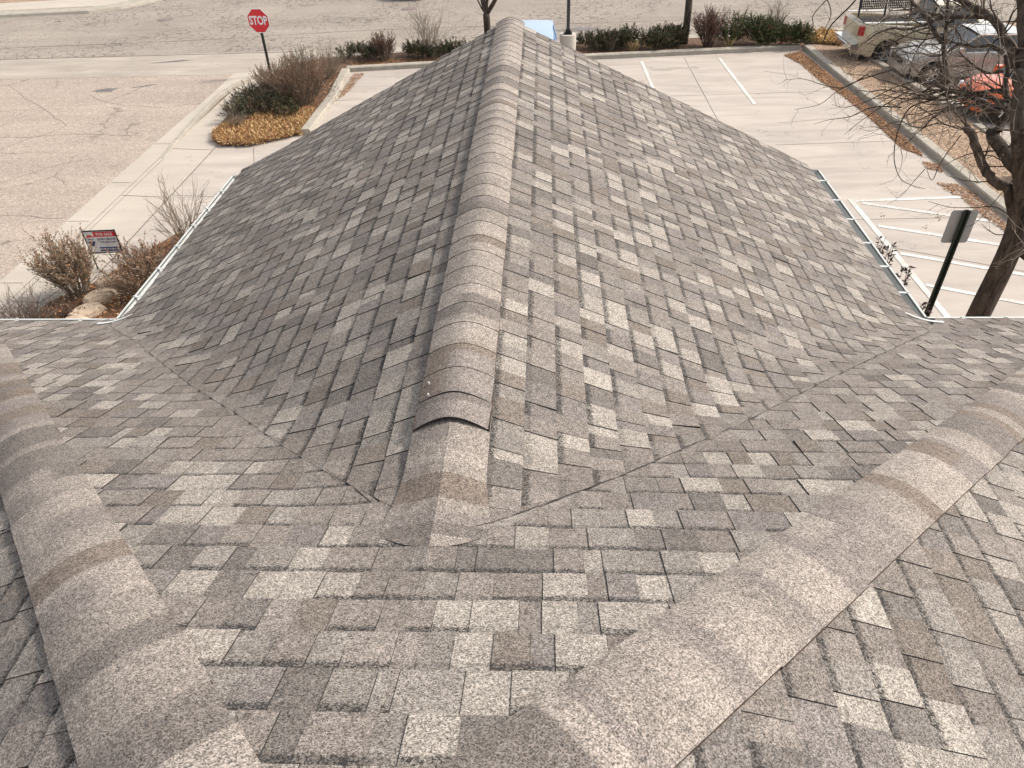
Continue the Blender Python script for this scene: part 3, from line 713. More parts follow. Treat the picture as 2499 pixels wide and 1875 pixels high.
def bare_shrub(pos, h, w, label, n=26, seed=1, group=None, m=None, r0=0.011, name='bare_shrub', lv=3, parts=None, lean=(0, 0), kids=6):
    """twiggy leafless shrub: many stems from one base"""
    rnd = random.Random(seed); e = empty(name, pos, 0, label, 'shrub', group); b = MB()
    tips = []
    def grow(p, d, L, r, l):
        pts = wander(rnd, p, d, L, 5 if l < 2 else 3, 0.13 + 0.06 * l, Vector((0, 0, 0.22)))
        b.tube(pts, [r * (1 - 0.62 * i / (len(pts) - 1)) for i in range(len(pts))], 4 if r > 0.006 else 3, 0, None, False)
        tips.append((pts[-1], (pts[-1] - pts[-2]).normalized(), l))
        if l < lv:
            k = rnd.randint(kids - 2, kids) if l < 2 else rnd.randint(2, 4)
            for _ in range(k):
                i = rnd.randint(1, len(pts) - 1); t = rnd.random(); q = pts[i - 1].lerp(pts[i], t)
                grow(q, rdir(rnd, (pts[i] - pts[i - 1]).normalized(), rnd.uniform(0.35, 0.85)), L * rnd.uniform(0.35, 0.6), r * 0.52, l + 1)
    for i in range(n):
        a = rnd.uniform(0, 6.283); sp = rnd.uniform(0, 1) ** 0.6
        d = Vector((math.cos(a) * sp * w / h + lean[0], math.sin(a) * sp * w / h + lean[1], 1.0)).normalized()
        grow(Vector((math.cos(a) * 0.06 * sp, math.sin(a) * 0.06 * sp, -0.03)), d, h * rnd.uniform(0.55, 0.8), r0 * rnd.uniform(0.7, 1.2), 1)
    b.build('stems', m or M_TWIG, e)
    return e, tips, rnd
def leafy_shrub(pos, h, w, label, leaf=(0.16, 0.07, 0.045), leaf2=(0.10, 0.055, 0.045), seed=1, n=30, spikes=22, dens=1.0, group=None, low=None, m=None, ll=0.035, name='shrub', lean=(0, 0), basal=None):
    """brown-red leaved shrub: grey stems, leaves set densely along the outer shoots"""
    rnd = random.Random(seed); e = empty(name, pos, 0, label, 'shrub', group); b = MB(); lf = MB(); lo_ = MB()
    for i in range(n):
        a = rnd.uniform(0, 6.283); sp = rnd.uniform(0.0, 1) ** 0.55
        hh = h * rnd.uniform(0.62, 1.0) * (1.0 - 0.25 * sp)
        d = Vector((math.cos(a) * sp * w / h * 1.15 + lean[0], math.sin(a) * sp * w / h * 1.15 + lean[1], 1)).normalized()
        p0 = Vector((math.cos(a) * sp * w * 0.22, math.sin(a) * sp * w * 0.22, -0.03))
        pts = wander(rnd, p0, d, hh * math.sqrt(1 + 0.3 * sp), 6, 0.12, Vector((0, 0, 0.25)))
        b.tube(pts, [0.010 * (1 - 0.13 * k) for k in range(7)], 4, 0, None, False)
        shoots = [(pts, 3)]
        for k in range(int(spikes / 3)):
            j = rnd.randint(2, 5); q = pts[j]; dd = rdir(rnd, (pts[j + 1] - pts[j]).normalized(), rnd.uniform(0.3, 0.75))
            sp_ = wander(rnd, q, dd, h * rnd.uniform(0.16, 0.34), 4, 0.15, Vector((0, 0, 0.5)))
            b.tube(sp_, [0.0045, 0.004, 0.0035, 0.003, 0.002], 3, 0, None, False); shoots.append((sp_, 1))
        for sh, st in shoots:
            for j in range(st, len(sh) - 0):
                if j >= len(sh): break
                a_, c_ = sh[j - 1], sh[j]; seg = (c_ - a_); kk = int(seg.length / 0.020 * dens) + 1
                for _ in range(kk):
                    if rnd.random() < 0.15: continue
                    q = a_.lerp(c_, rnd.random()); dd = (rdir(rnd, seg.normalized(), rnd.uniform(0.5, 1.1)))
                    top = q.z / h; cc = leaf if rnd.random() < 0.25 + 0.6 * top else leaf2
                    leafq(lf, q, dd, Vector((rnd.uniform(-1, 1), rnd.uniform(-1, 1), 1)).normalized(), ll * rnd.uniform(0.6, 1.25), ll * 0.55, vary(rnd, cc))
    if basal:
        for i in range(basal[0]):
            a = rnd.uniform(0, 6.283); r = w * math.sqrt(rnd.random()) * 0.95; z = rnd.uniform(0.02, h * 0.45)
            leafq(lo_, Vector((math.cos(a) * r, math.sin(a) * r, z)), Vector((math.cos(a), math.sin(a), rnd.uniform(0, 1.4))), Vector((rnd.uniform(-1, 1), rnd.uniform(-1, 1), 1)), rnd.uniform(0.05, 0.12), 0.012, vary(rnd, basal[1]))
        lo_.build('lower_leaves', M_LEAF, e)
    b.build('stems', m or M_TWIG, e); lf.build('leaves', M_LEAF, e)
    return e
def juniper(pos, rx, ry, h, label, seed=1, n=520, c1=(0.046, 0.054, 0.028), c2=(0.095, 0.10, 0.055), group=None, name='juniper', rot=0):
    """spreading juniper: feathery sprays pushed out of a low mound"""
    rnd = random.Random(seed); e = empty(name, pos, rot, label, 'shrub', group); b = MB(); st = MB()
    cl = [(rnd.uniform(-0.75, 0.75) * rx, rnd.uniform(-0.75, 0.75) * ry, rnd.uniform(0.55, 1.0)) for _ in range(max(5, int(rx * ry * 9)))]
    for i in range(n):
        cx, cy, ch = rnd.choice(cl)
        a = rnd.uniform(0, 6.283); el = rnd.uniform(0.05, 1.35)
        d = Vector((math.cos(a) * math.cos(el), math.sin(a) * math.cos(el), math.sin(el)))
        base = Vector((cx + math.cos(a) * 0.12, cy + math.sin(a) * 0.12, ch * h * rnd.uniform(0.15, 0.62)))
        L = rnd.uniform(0.20, 0.42) * (0.7 + 0.5 * h)
        pts = wander(rnd, base, d, L, 3, 0.18, Vector((0, 0, 0.15)))
        st.tube(pts, [0.007, 0.006, 0.004, 0.002], 3, 0, None, False)
        tone = rnd.random()
        col = c2 if tone < 0.30 else c1
        if rnd.random() < 0.20: col = (0.15, 0.10, 0.06)
        for j in range(26):
            t = rnd.random() ** 0.7; k = min(2, int(t * 3)); q = pts[k].lerp(pts[k + 1], t * 3 - k)
            dd = rdir(rnd, (pts[k + 1] - pts[k]).normalized(), rnd.uniform(0.35, 0.95))
            leafq(b, q, dd, Vector((rnd.uniform(-1, 1), rnd.uniform(-1, 1), rnd.uniform(-1, 1))), rnd.uniform(0.045, 0.10), 0.016, vary(rnd, col, 0.35))
    st.build('branches', M_TWIGB, e); b.build('foliage', M_LEAF, e)
    return e
def litter(name, polys, n, z, label, cat='leaf litter', seed=1, cols=((0.30, 0.15, 0.075), (0.20, 0.10, 0.055), (0.42, 0.25, 0.13)), size=0.045, hh=0.03, kind='stuff', upright=0.0, thin=1.0):
    rnd = random.Random(seed); b = MB()
    def inside(x, y, p):
        c = False; j = len(p) - 1
        for i in range(len(p)):
            if (p[i][1] > y) != (p[j][1] > y) and x < (p[j][0] - p[i][0]) * (y - p[i][1]) / (p[j][1] - p[i][1]) + p[i][0]: c = not c
            j = i
        return c
    areas = [abs(area_sign(p)) for p in polys]; tot = sum(areas)
    for p, ar in zip(polys, areas):
        xs = [q[0] for q in p]; ys = [q[1] for q in p]; k = int(n * ar / tot); done = 0; tries = 0
        while done < k and tries < k * 12:
            tries += 1
            x = rnd.uniform(min(xs), max(xs)) + rnd.gauss(0, 0.02); y = rnd.uniform(min(ys), max(ys)) + rnd.gauss(0, 0.02)
            if not inside(x, y, p): continue
            done += 1; a = rnd.uniform(0, 6.283); t = rnd.uniform(-0.3, 0.3) if rnd.random() > upright else rnd.uniform(0.5, 1.4)
            d = Vector((math.cos(a) * math.cos(t), math.sin(a) * math.cos(t), math.sin(t)))
            leafq(b, Vector((x, y, z + rnd.uniform(0.004, hh))), d, Vector((rnd.uniform(-.5, .5), rnd.uniform(-.5, .5), 1)), size * rnd.uniform(0.6, 1.4), size * thin * rnd.uniform(0.3, 0.6), vary(rnd, rnd.choice(cols), 0.2))
    return b.build(name, M_LITTER, label=label, cat=cat, kind=kind)
RED = (0.13, 0.050, 0.032); RUST = (0.20, 0.095, 0.052); GREYB = (0.13, 0.10, 0.08)
# island, left of the ridge
gI = 'shrubs in the street planter'
leafy_shrub((-7.75, 23.6, 0.02), 1.65, 1.35, 'big rust-brown and grey shrub in the island beside the curved kerb', RUST, (0.15, 0.115, 0.085), seed=3, n=120, spikes=24, dens=0.8, basal=(2600, (0.13, 0.10, 0.08)), group=gI)
leafy_shrub((-8.75, 24.6, 0.05), 1.15, 0.95, 'rusty upright shrub right below the stop sign post', RUST, (0.12, 0.085, 0.06), seed=5, n=50, spikes=22, dens=0.8, basal=(1000, (0.12, 0.09, 0.07)), group=gI)
juniper((-8.75, 23.2, 0.02), 0.95, 1.5, 0.75, 'grey-green spreading juniper on the left side of the island', 7, 520, (0.055, 0.062, 0.035), (0.13, 0.125, 0.08), group=gI)
bare_shrub((-9.1, 21.4, 0.05), 0.75, 0.85, 'low grey-purple twiggy shrub at the front left tip of the island', 46, 9, gI, M_TWIG, 0.006, lv=2)
bare_shrub((-9.55, 22.9, 0.05), 0.6, 0.6, 'small grey twig clump beside the utility cover', 34, 10, gI, M_TWIG, 0.006, lv=2)
bare_shrub((-7.4, 26.3, 0.05), 1.35, 0.8, 'leafless grey shrub behind the rusty island shrub', 40, 12, gI, M_TWIG, 0.008, lv=3)
litter('dry_grass', [[(-9.7, 21.2), (-9.5, 20.5), (-9.1, 20.08), (-8.3, 20.05), (-7.0, 20.9), (-7.05, 22.9), (-8.0, 22.7), (-9.2, 22.3)]], 19000, 0.04, 'golden dry grass and leaves at the front of the island', 'dry grass', 21, ((0.54, 0.36, 0.16), (0.44, 0.25, 0.11), (0.62, 0.46, 0.24), (0.32, 0.15, 0.07), (0.20, 0.10, 0.05)), 0.12, 0.11, upright=0.4, thin=0.35)
litter('leaf_litter', [[(-7.0, 22.6), (-6.95, 27.2), (-8.2, 27.6), (-8.6, 24)], [(-7.0, 27.35), (-4.6, 27.75), (-4.6, 28.6), (-7.0, 28.4)], [(-4.6, 27.75), (2.3, 28.5), (9.4, 29.2), (9.4, 29.75), (2.3, 29.1), (-4.6, 28.4)]], 8500, 0.04, 'brown fallen leaves inside the planter kerb', seed=23, size=0.07)
litter('leaf_litter', [[(-6.72, 24.0), (-6.5, 24.6), (-6.35, 26.9), (-6.72, 26.9)]], 700, 0.0, 'small drift of brown leaves against the island side kerb', seed=24, size=0.06)
leafy_shrub((-8.3, 25.9, 0.02), 1.2, 0.8, 'olive and rust shrub at the back of the island near the street corner', (0.11, 0.10, 0.05), (0.09, 0.085, 0.045), seed=15, n=50, spikes=22, dens=0.8, basal=(900, (0.12, 0.10, 0.06)), group=gI)
juniper((-7.9, 22.6, 0.02), 0.6, 0.5, 0.5, 'small olive juniper in front of the big rusty island shrub', 17, 220, (0.06, 0.065, 0.03), (0.15, 0.14, 0.07), group=gI)
# planter behind the ridge, left
juniper((-6.6, 28.75, 0.05), 0.95, 0.6, 0.62, 'dark juniper at the left end of the street planter', 31, 300, group=gI)
leafy_shrub((-5.85, 28.5, 0.05), 1.05, 0.6, 'dark red-leaved shrub between two junipers left of the ridge', RED, (0.085, 0.045, 0.035), seed=33, n=44, spikes=26, dens=1.1, group=gI)
juniper((-4.9, 28.7, 0.05), 0.8, 0.55, 0.5, 'small dark juniper under the leafless shrub left of the ridge', 35, 240, group=gI)
bare_shrub((-4.25, 28.75, 0.05), 1.9, 1.15, 'tall leafless grey shrub left of the roof ridge', 30, 37, gI, M_TWIG, 0.010, lv=3)
juniper((-3.3, 29.0, 0.05), 0.8, 0.55, 0.5, 'low dark juniper nearly hidden behind the left roof edge', 39, 200, group=gI)
# planter, right of the ridge
for i, (x, rx, h, lab) in enumerate(((2.2, 1.15, 0.68, 'dark green juniper right beside the lamp post pedestal'), (3.75, 1.15, 0.78, 'dark green juniper in the middle of the hedge right of the lamp post'), (5.0, 0.95, 0.72, 'dark green juniper touching the street tree trunk'))):
    juniper((x, 29.55 + 0.09 * (x - 3), 0.05), rx, 0.75, h, lab, 41 + i, int(560 * rx), group=gI)
bare_shrub((2.5, 29.1, 0.05), 0.9, 0.6, 'small leafless twig clump in front of the hedge right of the lamp post', 18, 45, gI, M_TWIG, 0.007, lv=2)
leafy_shrub((6.15, 29.5, 0.05), 1.5, 0.75, 'tall dark red-leaved shrub beside the street tree', RED, (0.075, 0.04, 0.032), seed=47, n=62, spikes=28, dens=1.2, group=gI, m=M_TWIGB)
for i, (x, y, rx, ry, h, lab) in enumerate(((7.6, 29.8, 1.0, 0.9, 1.15, 'large rounded juniper right of the red-leaved shrub'), (8.85, 29.85, 0.95, 0.8, 0.85, 'rounded juniper at the right end of the street planter'))):
    juniper((x, y, 0.05), rx, ry, h, lab, 51 + i, 760, (0.042, 0.066, 0.022), (0.11, 0.125, 0.045), group=gI)
bare_shrub((8.75, 30.6, 0.05), 1.55, 0.75, 'leafless purple-grey shrub behind the rightmost juniper', 22, 55, gI, M_TWIGB, 0.008, lv=3)
# dry grass tufts in the right part
rnd = random.Random(4); b = MB()
for cx, cy, k in ((3.3, 28.95, 70), (3.9, 29.0, 50), (6.9, 29.3, 40)):
    for _ in range(k):
        a = rnd.uniform(0, 6.283); leafq(b, Vector((cx + rnd.gauss(0, 0.06), cy + rnd.gauss(0, 0.05), 0.08)), Vector((math.cos(a) * 0.6, math.sin(a) * 0.6, 1)), Vector((math.sin(a), math.cos(a), 0.2)), rnd.uniform(0.25, 0.5), 0.02, vary(rnd, (0.50, 0.38, 0.18)))
b.build('dry_grass', M_LITTER, label='dry straw-coloured grass tufts in front of the junipers', cat='dry grass', kind='stuff')
litter('dry_grass', [[(10.0, 29.4), (11.0, 29.0), (11.2, 30.4), (10.7, 31.0), (10.0, 30.0)]], 2400, 0.10, 'golden straw heap at the far end of the gravel strip', 'dry grass', 61, ((0.58, 0.42, 0.20), (0.42, 0.25, 0.11)), 0.11, 0.18, upright=0.5)
# leaf drifts along the lot kerb
lk = [(8.67, 28.34), (8.98, 27.12), (9.08, 25.21), (9.32, 23.73), (9.47, 21.98), (9.5, 20.7), (9.53, 19.37), (9.85, 18.82), (9.92, 19.2), (9.78, 22.8), (9.6, 25.6), (9.42, 28.8)]
litter('leaf_litter', [lk], 10500, 0.0, 'long drift of red-brown leaves along the right kerb of the lot', seed=71, size=0.055)
flat('leaf_litter', ccw([(x + (0.05 if x < 9.4 else 0), y) for x, y in lk]), 0.004, M_MULCH, kind='stuff', label='matted brown leaf layer under the long leaf drift', cat='leaf litter')
litter('leaf_litter', [[(9.70, 18.5), (9.62, 18.05), (9.93, 17.80), (10.05, 18.35)]], 420, 0.0, 'small separate patch of brown leaves by the right kerb', seed=72, size=0.05)
litter('leaf_litter', [[(9.50, 17.2), (9.55, 16.79), (9.75, 16.3), (9.78, 15.5), (9.95, 14.6), (10.12, 14.3), (10.15, 16.6), (10.0, 17.1)]], 1700, 0.0, 'brown leaf drift at the kerb beside the striped area', seed=73, size=0.05)
litter('leaf_litter', [[(10.1, 20), (10.4, 16), (12.0, 16), (11.9, 22), (11.3, 25), (10.1, 27)]], 500, 0.11, 'scattered brown leaves over the gravel strip', seed=74, size=0.06, hh=0.015)
# house bed, bottom left
gB = 'shrubs in the bed beside the house'
litter('leaf_litter', [[(-9.7, 9.0), (-9.7, 11.8), (-9.15, 12.6), (-8.7, 13.7), (-8.25, 14.7), (-7.3, 15.2), (-5.5, 14.8), (-4.2, 12), (-4.2, 9)]], 9500, 0.03, 'orange-brown fallen leaves covering the bed beside the house', seed=81, size=0.07, hh=0.06, cols=((0.42, 0.19, 0.075), (0.26, 0.115, 0.055), (0.52, 0.30, 0.14)), upright=0.2)
leafy_shrub((-9.2, 12.15, 0.0), 1.48, 0.60, 'tall straw-grey shrub with rusty tips left of the for-sale sign', (0.27, 0.155, 0.09), (0.33, 0.26, 0.18), seed=83, n=70, spikes=22, dens=0.6, group=gB, basal=(900, (0.30, 0.24, 0.17)), ll=0.045)
leafy_shrub((-7.95, 12.3, 0.0), 1.15, 0.85, 'brown-grey shrub with rusty spikes right below the for-sale sign', (0.25, 0.13, 0.075), (0.24, 0.18, 0.125), seed=85, n=75, spikes=20, dens=0.6, group=gB, basal=(900, (0.24, 0.19, 0.14)), ll=0.045)
leafy_shrub((-6.9, 12.2, 0.0), 1.0, 0.7, 'dark twiggy shrub close to the corner of the left gutter', (0.12, 0.08, 0.06), (0.10, 0.075, 0.06), seed=86, n=60, spikes=20, dens=0.4, group=gB, basal=(400, (0.13, 0.09, 0.07)))
bare_shrub((-9.1, 10.3, 0.0), 1.25, 0.85, 'leafless brown shrub at the left edge above the gutter', 50, 87, gB, M_TWIGB, 0.015, lv=3)
bare_shrub((-9.9, 10.1, 0.0), 1.2, 0.8, 'leafless brown shrub cut by the left edge of the picture', 38, 88, gB, M_TWIGB, 0.015, lv=3)
leafy_shrub((-9.15, 11.2, 0.0), 0.40, 0.75, 'low dark brown mat shrub in front of the boulders', (0.12, 0.06, 0.04), (0.10, 0.06, 0.045), seed=89, n=44, spikes=18, dens=0.8, group=gB, basal=(900, (0.12, 0.075, 0.05)))
bare_shrub((-7.75, 14.1, 0.0), 1.7, 0.85, 'leafless twiggy shrub against the pale driveway left of the gutter', 15, 91, gB, M_TWIG, 0.014, lv=3, kids=7)
M_ROCK = noisy('tan_boulder', (0.50, 0.39, 0.29), (0.40, 0.31, 0.23), 3, 0.9, 0.02, 14)
for i, (x, y, r, lab) in enumerate(((-8.75, 12.55, 0.27, 'farthest and smallest tan boulder, half hidden by the shrub'), (-8.72, 12.0, 0.30, 'tan boulder second from the back of the row'), (-8.72, 11.45, 0.30, 'tan boulder third from the back of the row'), (-8.72, 10.95, 0.33, 'tan boulder nearest to the gutter'))):
    rnd = random.Random(90 + i); b = MB(); N, K = 11, 6; ph = [rnd.uniform(0, 6.28) for _ in range(6)]
    rr = lambda a, t: r * (1 + 0.10 * math.sin(2 * a + ph[0]) + 0.07 * math.sin(3 * a + ph[1] + t * 2) + 0.05 * math.sin(5 * a + ph[2] + t * 3) + rnd.uniform(-0.05, 0.05))
    rings = []
    for k in range(K):
        t = k / (K - 1) * math.pi * 0.5; ct = math.cos(t) ** 0.55; sz = math.sin(t) ** 0.8
        rings.append([b.vert((math.cos(2 * math.pi * j / N) * rr(2 * math.pi * j / N, t) * ct * 1.15, math.sin(2 * math.pi * j / N) * rr(2 * math.pi * j / N, t) * ct * 0.8, r * 0.80 * min(sz, 0.86 + rnd.uniform(-.04, .04)) - 0.02)) for j in range(N)])
    for k in range(K - 1):
        for j in range(N): j2 = (j + 1) % N; b.face((rings[k][j], rings[k][j2], rings[k + 1][j2], rings[k + 1][j]))
    b.face(rings[-1])
    o = b.build('boulder', M_ROCK, label=lab, cat='boulder', group='boulders in the house bed'); o.location = (x, y, 0.0); o.rotation_euler = (0, 0, 0.4 + 0.3 * i)

# ---- small photinia shoots peeping over the right gutter
def leafy_wand(pos, tips, label, seed):
    rnd = random.Random(seed); e = empty('broadleaf_shrub', pos, 0, label, 'shrub', 'green shrubs behind the right gutter'); b = MB(); lf = MB()
    P0 = Vector(pos)
    for t in tips:
        t = Vector(t) - P0; mid = t * 0.55 + Vector((rnd.uniform(-.15, .15), rnd.uniform(-.15, .15), 0))
        pts = [Vector((rnd.uniform(-.05, .05), rnd.uniform(-.05, .05), -0.02)), mid * 0.5, mid, mid.lerp(t, 0.5), t]
        b.tube(pts, [0.014, 0.012, 0.009, 0.006, 0.003], 5, 0, None, False)
        for j in range(34):
            u = rnd.random() ** 0.6; q = mid.lerp(t, u) if u > 0.05 else mid
            a = rnd.uniform(0, 6.283); d = Vector((math.cos(a), math.sin(a), rnd.uniform(0.1, 1.0)))
            leafq(lf, q, d, Vector((rnd.uniform(-.4, .4), rnd.uniform(-.4, .4), 1)), rnd.uniform(0.05, 0.08), 0.032, vary(rnd, (0.055, 0.035, 0.035)))
    b.build('stems', M_TWIGB, e); lf.build('leaves', M_LEAF, e)
def tipsat(Y, pts): return [PY(x, y, Y) for x, y in pts]
leafy_wand((4.75, 9.0, 0), tipsat(9.0, [(2146, 582), (2162, 578), (2178, 592), (2156, 604), (2168, 600), (2182, 598)]), 'dark small-leaved shoots just outside the middle of the right gutter', 3)
leafy_wand((4.55, 8.3, 0), tipsat(8.3, [(2192, 664), (2203, 660), (2216, 652), (2222, 650)]), 'thin dark shoot lying over the painted line by the right gutter', 4)
leafy_wand((4.1, 7.2, 0), tipsat(7.2, [(2250, 742), (2262, 738), (2268, 748)]), 'small dark shoots at the foot of the grey sign post', 5)

# ================================================================== TREES
def tube_limb(b, pts, r0, r1, sides=8, c=None):
    n = len(pts); b.tube(pts, [r0 + (r1 - r0) * (i / (n - 1)) ** 0.8 for i in range(n)], sides, 0, c, True)
def smooth_path(P, k=4):
    out = []
    n = len(P)
    for i in range(n - 1):
        p0, p1, p2, p3 = P[max(i - 1, 0)], P[i], P[i + 1], P[min(i + 2, n - 1)]
        for j in range(k):
            t = j / k; out.append(0.5 * ((2 * p1) + (p2 - p0) * t + (2 * p0 - 5 * p1 + 4 * p2 - p3) * t * t + (3 * p1 - p0 - 3 * p2 + p3) * t ** 3))
    out.append(P[-1]); return out
# big pruned tree on the right: limbs laid out in metres around a trunk at (6.3, 8.8)
rndT = random.Random(17)
TY = 8.8
tb = PY(2385, 775, TY); TX = tb.x
trunk_top = PY(2478, 588, TY)
BIG = empty('bare_tree', (TX, TY, 0), 0, 'large leafless tree with dark trunk and tangled crown on the right', 'tree')
off = Vector((TX, TY, 0))
def L(*q): return [PY(x, y, Y) - off for x, y, Y in q]
trunk = MB(); crown = MB(); twg = MB()
tr = [Vector((0.05, 0, -0.1)), Vector((0.0, 0, 0.9))] + L((2385, 775, TY), (2436, 672, TY), (2462, 615, TY), (2482, 560, TY + .02), (2491, 512, TY + .05))
tube_limb(trunk, smooth_path(tr, 5), 0.158, 0.125, 14)
limbs = []
def limb(q, r0, r1, sides=8, kids=6, stub=False):
    P = smooth_path(L(*q), 4); P = [p + Vector((rndT.uniform(-1, 1), rndT.uniform(-1, 1), rndT.uniform(-1, 1))) * r0 * 0.16 for p in P]
    tube_limb(crown, P, r0, r1, sides); limbs.append((P, r0, r1, kids))
T1 = lambda x, y: (2100 + x / 5.53, y / 5.53)
T2 = lambda x, y: (2200 + x / 5.53, 150 + y / 5.53)
def q2(lst, f, Y0, Y1): n = len(lst); return [(*f(x, y), Y0 + (Y1 - Y0) * i / max(1, n - 1)) for i, (x, y) in enumerate(lst)]
limb([(2482, 575, TY), (2462, 470, TY + .1)] + q2([(1300, 1660), (1150, 1500), (1040, 1250), (950, 1000), (870, 880)], T2, TY + .15, TY + .5), 0.072, 0.045, kids=5)
limb([(2492, 540, TY), (2492, 440, TY)] + q2([(1560, 1450), (1400, 1250), (1270, 1060), (1200, 960)], T2, TY + .1, TY + .5), 0.098, 0.068, kids=5)
limb(q2([(1300, 940), (1340, 860), (1420, 700), (1455, 560), (1415, 450), (1405, 280), (1440, 100), (1400, -80)], T2, TY + .4, TY + .9), 0.055, 0.026)
limb(q2([(1420, 620), (1280, 520), (1100, 470), (880, 440), (640, 380), (420, 430), (220, 480)], T2, TY + .55, TY + 1.5), 0.034, 0.012, 7)
limb(q2([(1330, 840), (1200, 700), (1080, 590), (940, 500), (760, 470), (560, 520), (330, 470), (130, 440)], T2, TY + .5, TY + 1.6), 0.036, 0.012, 7)
limb(q2([(1400, 600), (1200, 620), (1010, 600), (800, 560), (600, 640)], T2, TY + .5, TY + 1.0), 0.03, 0.010, 7)
limb([(2500, 500, TY), (2492, 420, TY)] + q2([(1600, 1000), (1560, 700), (1600, 400), (1590, 200), (1640, 0)], T2, TY - .1, TY + .3) + [(2499, 60, TY + .5), (2486, -60, TY + .6)], 0.105, 0.05)
limb([(2500, 470, TY), (2540, 380, TY - .2), (2590, 250, TY - .3), (2620, 100, TY - .2), (2600, -60, TY)], 0.11, 0.05)
limb([(2492, 600, TY), (2540, 640, TY - .2), (2600, 600, TY - .5), (2680, 500, TY - .8)], 0.10, 0.05)
limb(q2([(2100, 900), (2060, 700), (1950, 520), (1870, 380), (1720, 210), (1540, 110), (1340, 0), (1200, -80)], T1, TY + .3, TY + 1.3), 0.060, 0.034)
limb(q2([(1720, 230), (1450, 225), (1180, 235), (1070, 250), (930, 310), (640, 400), (420, 380), (200, 470)], T1, TY + .9, TY + 2.0), 0.030, 0.010, 7)
limb(q2([(1180, 1130), (1150, 900), (1120, 640), (1160, 400), (1170, 200), (1180, -60)], T1, TY + .9, TY + 1.6), 0.034, 0.018, 7)
limb(q2([(1100, 560), (1020, 460), (980, 400), (900, 250), (800, 150), (700, 40), (640, -60)], T1, TY + 1.2, TY + 1.9), 0.034, 0.020, 7)
limb(q2([(1930, 720), (1760, 620), (1540, 640), (1330, 600), (1180, 700), (1000, 760), (820, 720)], T1, TY + .6, TY + 1.6), 0.030, 0.010, 7)
limb(q2([(1990, 1230), (1780, 1230), (1400, 1270), (1180, 1220), (1000, 1150), (820, 1250), (600, 1180), (380, 1100)], T1, TY + .6, TY + 1.9), 0.034, 0.010, 7)
limb(q2([(1930, 960), (1700, 980), (1500, 860), (1330, 700)], T1, TY + .6, TY + 1.2), 0.022, 0.008, 6)
limb(q2([(1880, 1560), (1700, 1400), (1500, 1310), (1200, 1240), (1000, 1340), (800, 1330)], T1, TY + .5, TY + 1.2), 0.030, 0.012, 6)
# fringe twigs on the left side of the crown
for q in ([(2260, 190, TY + 1.4), (2180, 215, TY + 1.7), (2110, 250, TY + 1.9), (2060, 262, TY + 2.0), (2030, 255, TY + 2.1)], [(2230, 215, TY + 1.4), (2150, 262, TY + 1.7), (2095, 300, TY + 1.9), (2060, 330, TY + 2.0)], [(2290, 300, TY + 1.0), (2240, 312, TY + 1.2), (2190, 296, TY + 1.4), (2140, 318, TY + 1.5)], [(2250, 60, TY + 1.7), (2190, 40, TY + 1.9), (2130, 62, TY + 2.0), (2080, 45, TY + 2.1)], [(2240, 110, TY + 1.7), (2170, 120, TY + 1.9), (2110, 105, TY + 2.0), (2060, 122, TY + 2.1)]): limb(q, 0.011, 0.002, 5, 7)
limb([(2200, 262, TY + 1.5), (2130, 262, TY + 1.8), (2075, 285, TY + 2.0), (2025, 292, TY + 2.1), (1985, 304, TY + 2.2)], 0.012, 0.002, 5, 5)
limb([(2180, 170, TY + 1.6), (2100, 195, TY + 1.8), (2045, 222, TY + 2.0), (2000, 255, TY + 2.1), (1938, 268, TY + 2.2)], 0.012, 0.002, 5, 6)
limb([(2120, 180, TY + 1.7), (2060, 214, TY + 1.9), (2010, 208, TY + 2.0), (1960, 193, TY + 2.1), (1912, 196, TY + 2.2)], 0.010, 0.002, 5, 5)
limb([(2275, 245, TY + 1.2), (2222, 262, TY + 1.3), (2196, 306, TY + 1.4), (2184, 352, TY + 1.4), (2183, 398, TY + 1.4), (2198, 436, TY + 1.4), (2224, 452, TY + 1.4), (2257, 461, TY + 1.4)], 0.013, 0.003, 5, 4)
limb([(2257, 413, TY + 1.4), (2226, 448, TY + 1.4), (2200, 478, TY + 1.4), (2165, 500, TY + 1.4)], 0.007, 0.002, 4, 3)
limb([(2345, 330, TY + .6), (2300, 390, TY + .9), (2275, 440, TY + 1.0), (2262, 414, TY + 1.3)], 0.009, 0.004, 4, 2)
limb([(2478, 540, TY), (2432, 506, TY + .3), (2380, 507, TY + .5), (2320, 506, TY + .7), (2266, 492, TY + .9)], 0.012, 0.003, 5, 5)
limb([(2499, 560, TY), (2440, 574, TY + .2), (2410, 560, TY + .3), (2395, 546, TY + .4)], 0.009, 0.003, 4, 2)
limb([(2480, 430, TY), (2420, 500, TY + .2), (2380, 545, TY + .3), (2340, 556, TY + .4)], 0.008, 0.002, 4, 2)
limb([(2010, 100, TY + 2.0), (2030, 60, TY + 2.0), (2080, 10, TY + 2.0), (2120, -40, TY + 2)], 0.008, 0.012, 5, 3)
limb([(2005, 85, TY + 2.2), (2028, 35, TY + 2.1), (2015, -10, TY + 2.1)], 0.003, 0.008, 4, 3)
limb([(1985, 62, TY + 2.2), (1984, 40, TY + 2.2), (2000, 18, TY + 2.1), (2022, -5, TY + 2.1)], 0.006, 0.007, 5, 0)
